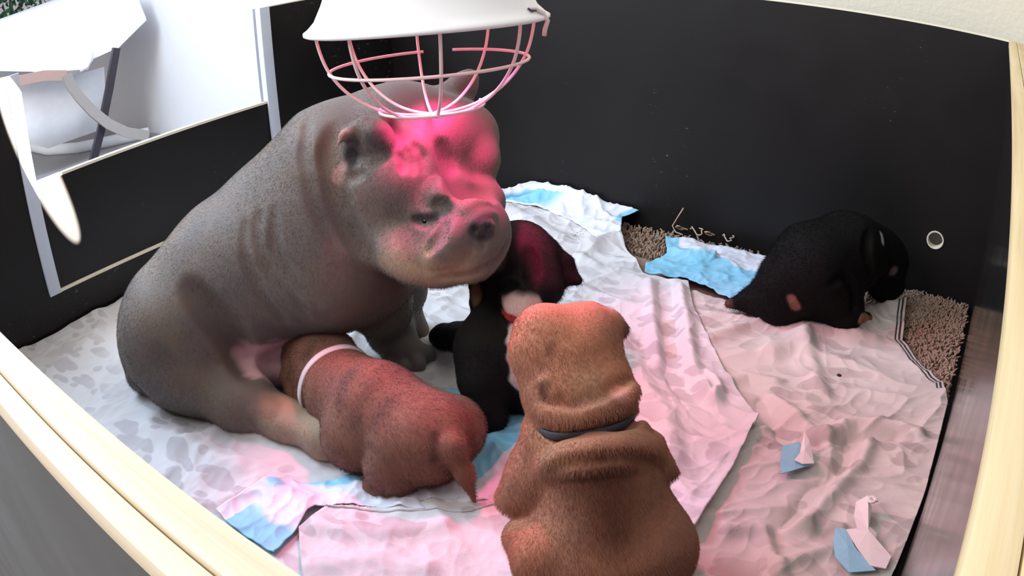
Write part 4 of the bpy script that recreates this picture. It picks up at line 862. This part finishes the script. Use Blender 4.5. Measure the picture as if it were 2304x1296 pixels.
B.line([(-0.2868, -1.3233, 0.3623), (-0.2803, -1.3145, 0.3668), (-0.2551, -1.2928, 0.3737), (-0.2328, -1.2787, 0.3764), (-0.2145, -1.2707, 0.3757)], 0.0042, 0.010, n=22)
B.line([(-0.2947, -1.3042, 0.3887), (-0.2723, -1.2934, 0.3844), (-0.2463, -1.2728, 0.3916), (-0.2347, -1.2603, 0.4003)], 0.004, 0.012, n=20)
B.chain([((-0.4226, -1.0893, 0.1882), 0.040), ((-0.4372, -1.1094, 0.1529), 0.028), ((-0.4537, -1.1183, 0.1243), 0.022)], 0.02)
B.ball((-0.4666, -1.1254, 0.1114), 0.016, 0.008).ball((-0.4559, -1.1250, 0.1119), 0.015, 0.008).ball((-0.4448, -1.1177, 0.1188), 0.015, 0.008)
B.chain([((-0.3371, -1.0383, 0.1755), 0.026), ((-0.3204, -1.0369, 0.1601), 0.018), ((-0.3052, -1.0206, 0.1473), 0.006)], 0.010)
B.chain([((-0.3893, -1.1684, 0.0911), 0.034), ((-0.4236, -1.1499, 0.0837), 0.020), ((-0.4393, -1.1475, 0.0810), 0.015)], 0.015)
B.line([(-0.2866, -1.3187, 0.3669), (-0.2772, -1.3071, 0.3725), (-0.2574, -1.2923, 0.3757), (-0.2335, -1.2776, 0.3780), (-0.2159, -1.2716, 0.3753)], 0.013, 0.014, 'add', n=22)
B.line([(-0.2848, -1.3215, 0.3627), (-0.2740, -1.3090, 0.3683), (-0.2540, -1.2945, 0.3710), (-0.2315, -1.2807, 0.3732), (-0.2125, -1.2738, 0.3709)], 0.0045, 0.010, n=22)
B.noise(0.0008, 45)
sp = B.hit
B.paint((-0.3374, -1.1261, 0.1976), 0.060, lin(104, 58, 44), (-0.3123, -1.1515, 0.1512), 1.0, 0.9)
B.paint(sp((-0.2826, -1.2833, 0.4042)), 0.016, lin(120, 72, 56), sp((-0.2577, -1.2641, 0.4106)), 0.9, 0.7).paint(sp((-0.2792, -1.2702, 0.4186)), 0.035, lin(176, 138, 108), None, 0.9, 0.6).paint(sp((-0.2803, -1.3115, 0.3699)), 0.035, lin(182, 134, 104), sp((-0.2874, -1.3065, 0.3805)), 0.9, 0.6).paint(sp((-0.2539, -1.2916, 0.3742)), 0.006, lin(96, 54, 44), sp((-0.2824, -1.3174, 0.3653)), 0.9, 0.5).paint(sp((-0.2539, -1.2916, 0.3742)), 0.006, lin(96, 54, 44), sp((-0.2162, -1.2711, 0.3761)), 0.9, 0.35)  # dark strokes paint crease shade along the neck and shoulder rolls
B.paint((-0.3974, -0.9914, 0.2996), 0.014, lin(70, 46, 46), None, 0.6, 0.9).paint(sp((-0.3089, -1.2737, 0.4396)), 0.012, lin(120, 72, 62), None, 0.9, 0.5)
B.paint(sp((-0.2541, -1.2605, 0.4129)), 0.018, lin(222, 150, 140), None, 0.6, 0.7).paint((-0.4507, -1.1293, 0.1196), 0.022, lin(72, 44, 42), (-0.4383, -1.1178, 0.1220), 0.6, 0.9)  # pinkish skin of the neck roll, with its highlight painted in
B.floor(0.020)
B.paint(sp((-0.3058, -1.2886, 0.4166)), 0.011, lin(84, 50, 42), sp((-0.3029, -1.2919, 0.4099)), 0.9, 0.7)  # shadow beside the near ear flap, painted dark
add(coat(B.build('body', M_furp, t, lin(176, 119, 94)), 90000, 0.0040, (0.3, -0.5, -0.8), thick=0.0004), inv)
M_cold = plain('dark_collar', lin(58, 56, 66), 0.55)
ca_, cb_ = Vector((-0.4017, -1.0663, 0.2256)), Vector((-0.3774, -1.0765, 0.1883)); nd = (ca_-cb_).normalized(); nd = Vector((-0.25, 0.15, 0.95)).normalized()
add(B.collar('collar', M_cold, t, ca_*0.92+cb_*0.08, nd, 0.009, 0.0014, label='dark blue-grey collar'), inv)

# ---- black puppy at the back
t, inv = pup('black puppy at the back wall with its rump turned to us', (-0.34, -0.24, 0.0))
B = Body((-0.64, -0.46, 0.0), (-0.10, -0.02, 0.30), 0.0030)
B.chain([((-0.3833, -0.3327, 0.0850), 0.064), ((-0.3381, -0.3102, 0.1200), 0.088), ((-0.2896, -0.2324, 0.1400), 0.078), ((-0.2514, -0.1804, 0.1350), 0.060)], 0.03)
B.ell((-0.2206, -0.1464, 0.1200), (0.060, 0.052, 0.050), (0.6, 0.3, -0.6), k=0.025)
B.chain([((-0.2057, -0.1503, 0.0950), 0.040), ((-0.1890, -0.1415, 0.0600), 0.026)], 0.015)
B.chain([((-0.2337, -0.1273, 0.1500), 0.022), ((-0.2102, -0.0680, 0.1300), 0.008)], 0.012)
B.chain([((-0.4059, -0.3445, 0.0700), 0.040), ((-0.4392, -0.3513, 0.0500), 0.026), ((-0.4898, -0.3647, 0.0340), 0.008)], 0.02)
B.ball((-0.3905, -0.3553, 0.0500), 0.040, 0.025)
B.cone((-0.2971, -0.3028, 0.0800), (-0.2682, -0.3050, 0.0500), 0.062, 0.046, 0.025)
B.chain([((-0.2694, -0.2943, 0.0400), 0.036), ((-0.2428, -0.2762, 0.0280), 0.018), ((-0.2223, -0.2557, 0.0240), 0.014)], 0.012)
B.line([(-0.2345, -0.6322, 0.2492), (-0.2141, -0.6216, 0.2644), (-0.1964, -0.6256, 0.2488), (-0.1908, -0.6386, 0.2194)], 0.008, 0.012)
B.line([(-0.1938, -0.5920, 0.3293), (-0.1908, -0.6033, 0.2987), (-0.1738, -0.6125, 0.2707)], 0.007, 0.012)
B.chain([((-0.2426, -0.1736, 0.1000), 0.04), ((-0.2125, -0.1564, 0.0500), 0.024), ((-0.1989, -0.1233, 0.0250), 0.016)], 0.02)
B.noise(0.0008, 45); B.floor(0.012)
B.paint(B.hit((-0.2867, -0.6565, 0.2229)), 0.014, lin(120, 88, 76), B.hit((-0.2794, -0.6596, 0.2130)), 0.5, 1.0).paint(B.hit((-0.1776, -0.6402, 0.2119)), 0.013, lin(168, 126, 92), B.hit((-0.1708, -0.6387, 0.2130)), 0.4, 1.0).paint((-0.2235, -0.2564, 0.0200), 0.020, lin(168, 126, 92), None, 0.5, 1.0).paint((-0.4898, -0.3647, 0.0340), 0.02, lin(90, 60, 56), None, 0.6, 0.9)
B.paint(B.hit((-0.1745, -0.5899, 0.3275)), 0.009, lin(170, 170, 176), B.hit((-0.1696, -0.5929, 0.3177)), 0.5, 0.9).paint(B.hit((-0.1445, -0.6042, 0.2817)), 0.016, lin(110, 104, 104), None, 0.7, 0.8)
add(coat(B.build('body', M_furb, t, lin(13, 12, 12)), 30000, 0.0045, (-0.8, -0.3, -0.5)), inv)
